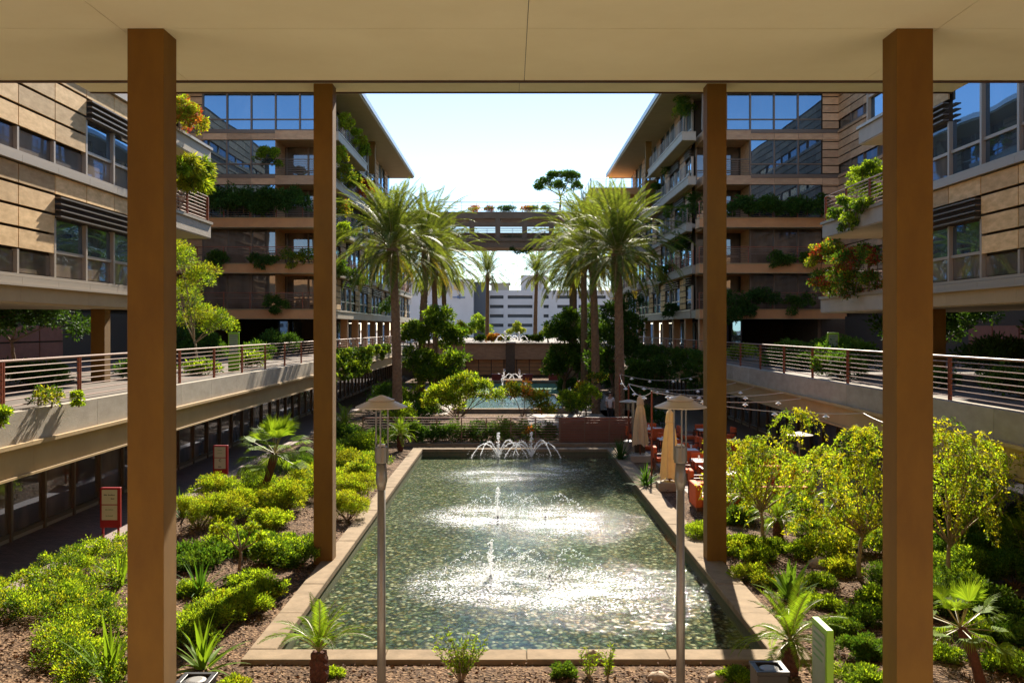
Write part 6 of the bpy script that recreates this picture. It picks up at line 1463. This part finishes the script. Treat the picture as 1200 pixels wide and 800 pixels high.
 (392, 793, .17, .14, 900, .05, ['leaf_lime', 'leaf_green'], [.6, .4], 'tiny green plant beside the front left sago'),
 (275, 806, .22, .16, 1100, .05, ['leaf_lime', 'leaf_yellow'], [.6, .4], 'tiny lime plant in the mulch beside the left bin')]
for (px_, py_, r_, h_, n_, sz, ms, mx_, lab) in S:
    k_ = 1.0 if sz >= .1 else 1.75
    shrub('garden_shrub', lab, 'shrub', G_(px_, py_), r_, int(n_*k_), sz*(1 if sz >= .1 else .76), ms, mx_, h=h_, width=random.choice([.35, .45, .6]))
# wispy plants at the front edge
def wisp(label, px_, py_, hgt, wid, ns, seed):
    random.seed(seed); c = GR(px_, py_); T = thing('wispy_plant', label, 'plant', c); mb = MB(); Pn = []; Dn = []
    for k in range(ns):
        a = random.uniform(0, 6.28); q = wid*random.random()**.5; tip = c+Vector((math.cos(a)*q, math.sin(a)*q*.6, hgt*random.uniform(.6, 1.05))); lp = limb_path(c, tip, 7, .1); mb.tube(lp, [.006, .006, .005, .005, .004, .004, .003, .002], 4)
        for j in range(2, 8):
            for _ in range(6):
                Pn.append(tuple(lp[j]+Vector((random.gauss(0, .012),)*3)-c)); Dn.append((random.gauss(0, 1), random.gauss(0, 1), random.uniform(.1, 1.3)))
    mb.obj('stem', 'bark_pale', T); V, F = leaves(np.array(Pn), np.array(Dn), .065, .28)
    o = bpy.data.objects.new('foliage', mesh_np('foliage', V, F, ['leaf_lime', 'leaf_green'], rng.choice(2, len(F)))); COL.objects.link(o); o.parent = T
wisp('airy light green plant at the front edge of the pool, centre left', 540, 800, .72, .42, 34, 5)
wisp('thin sprig plant beside the pale stone, front edge', 712, 798, .55, .2, 8, 6)
wisp('thin sprig plant right of the small dark plant', 690, 796, .42, .2, 6, 8)

# ---- palms, sagos, strap leaves
sago('slender sago palm with upright fronds in front of the pool corner, left', GR(374, 801), .50, .92, 31, 15, True)
sago('sago palm with wide arching fronds beside the green sign', GR(926, 792), .55, .95, 32, 24)
sago('short sago with stiff fronds in the middle of the right garden', GR(912, 634), .55, 1.05, 33, 22)
sago('large dark sago behind the rear right post', GR(875, 605), .55, 1.35, 34, 30)
sago('sago palm under the forked lime tree canopy', GR(985, 606), .5, 1.2, 35, 24)
sago('short sago palm beside the left end of the slatted fence', GR(469, 530), .75, .95, 36, 26)
sago('sago palm in the hedge at the left of the fence', GR(404, 515), .7, 1.2, 37, 22)
fan_palm('leaning fan palm in the middle of the left garden', GR(303, 588), (PX(322, 531, 28.3).x, 28.3, 1.45), 1.0, 30, 41, 1.0, .12)
fan_palm('fan palm with a bent trunk in the lower right corner', GR(1150, 806), (PX(1126, 735, 13.9).x, 13.9, .78), .62, 20, 42, 1.0, .08)
fan_palm('low fan palm at the right frame edge', GR(1196, 672), (GR(1196, 672).x, GR(1196, 672).y, .45), .75, 18, 43, 1.0, .08)
SG = ['leaf_sago']; SM = ['leaf_green']
spiky('strap_leaf_plant', 'strap leaf plant behind the left bin', 'plant', GR(238, 790), .85, .050, 22, SG, 51, 50, stem=.1)
spiky('strap_leaf_plant', 'spiky plant left of the small bare tree', 'plant', GR(234, 700), .80, .035, 26, ['leaf_mid'], 52, 40, stem=.1)
spiky('strap_leaf_plant', 'large strap leaf plant left of the left front post', 'plant', GR(128, 806), .95, .05, 22, SG, 53, 35, stem=.1)
spiky('strap_leaf_plant', 'upright strap leaf plant left of the left front post, farther one', 'plant', GR(142, 690), .8, .045, 14, SG, 58, 25, stem=.1)
spiky('strap_leaf_plant', 'upright paddle leaf plant in the middle of the right mulch', 'plant', GR(926, 708), .78, .07, 20, SM, 54, 25, lo=40, wp=.8, stem=.12)
spiky('grass_clump', 'spiky green clump behind the left front post', 'plant', GR(214, 610), .95, .03, 40, ['leaf_mid'], 55, 45)
spiky('grass_clump', 'dark grass clump beside the near umbrella base', 'plant', GR(757, 571), .85, .028, 60, ['leaf_mid'], 56, 55)
spiky('grass_clump', 'dark grass clump at the far right pool corner', 'plant', GR(727, 540), 1.0, .03, 60, ['leaf_dark'], 57, 55)
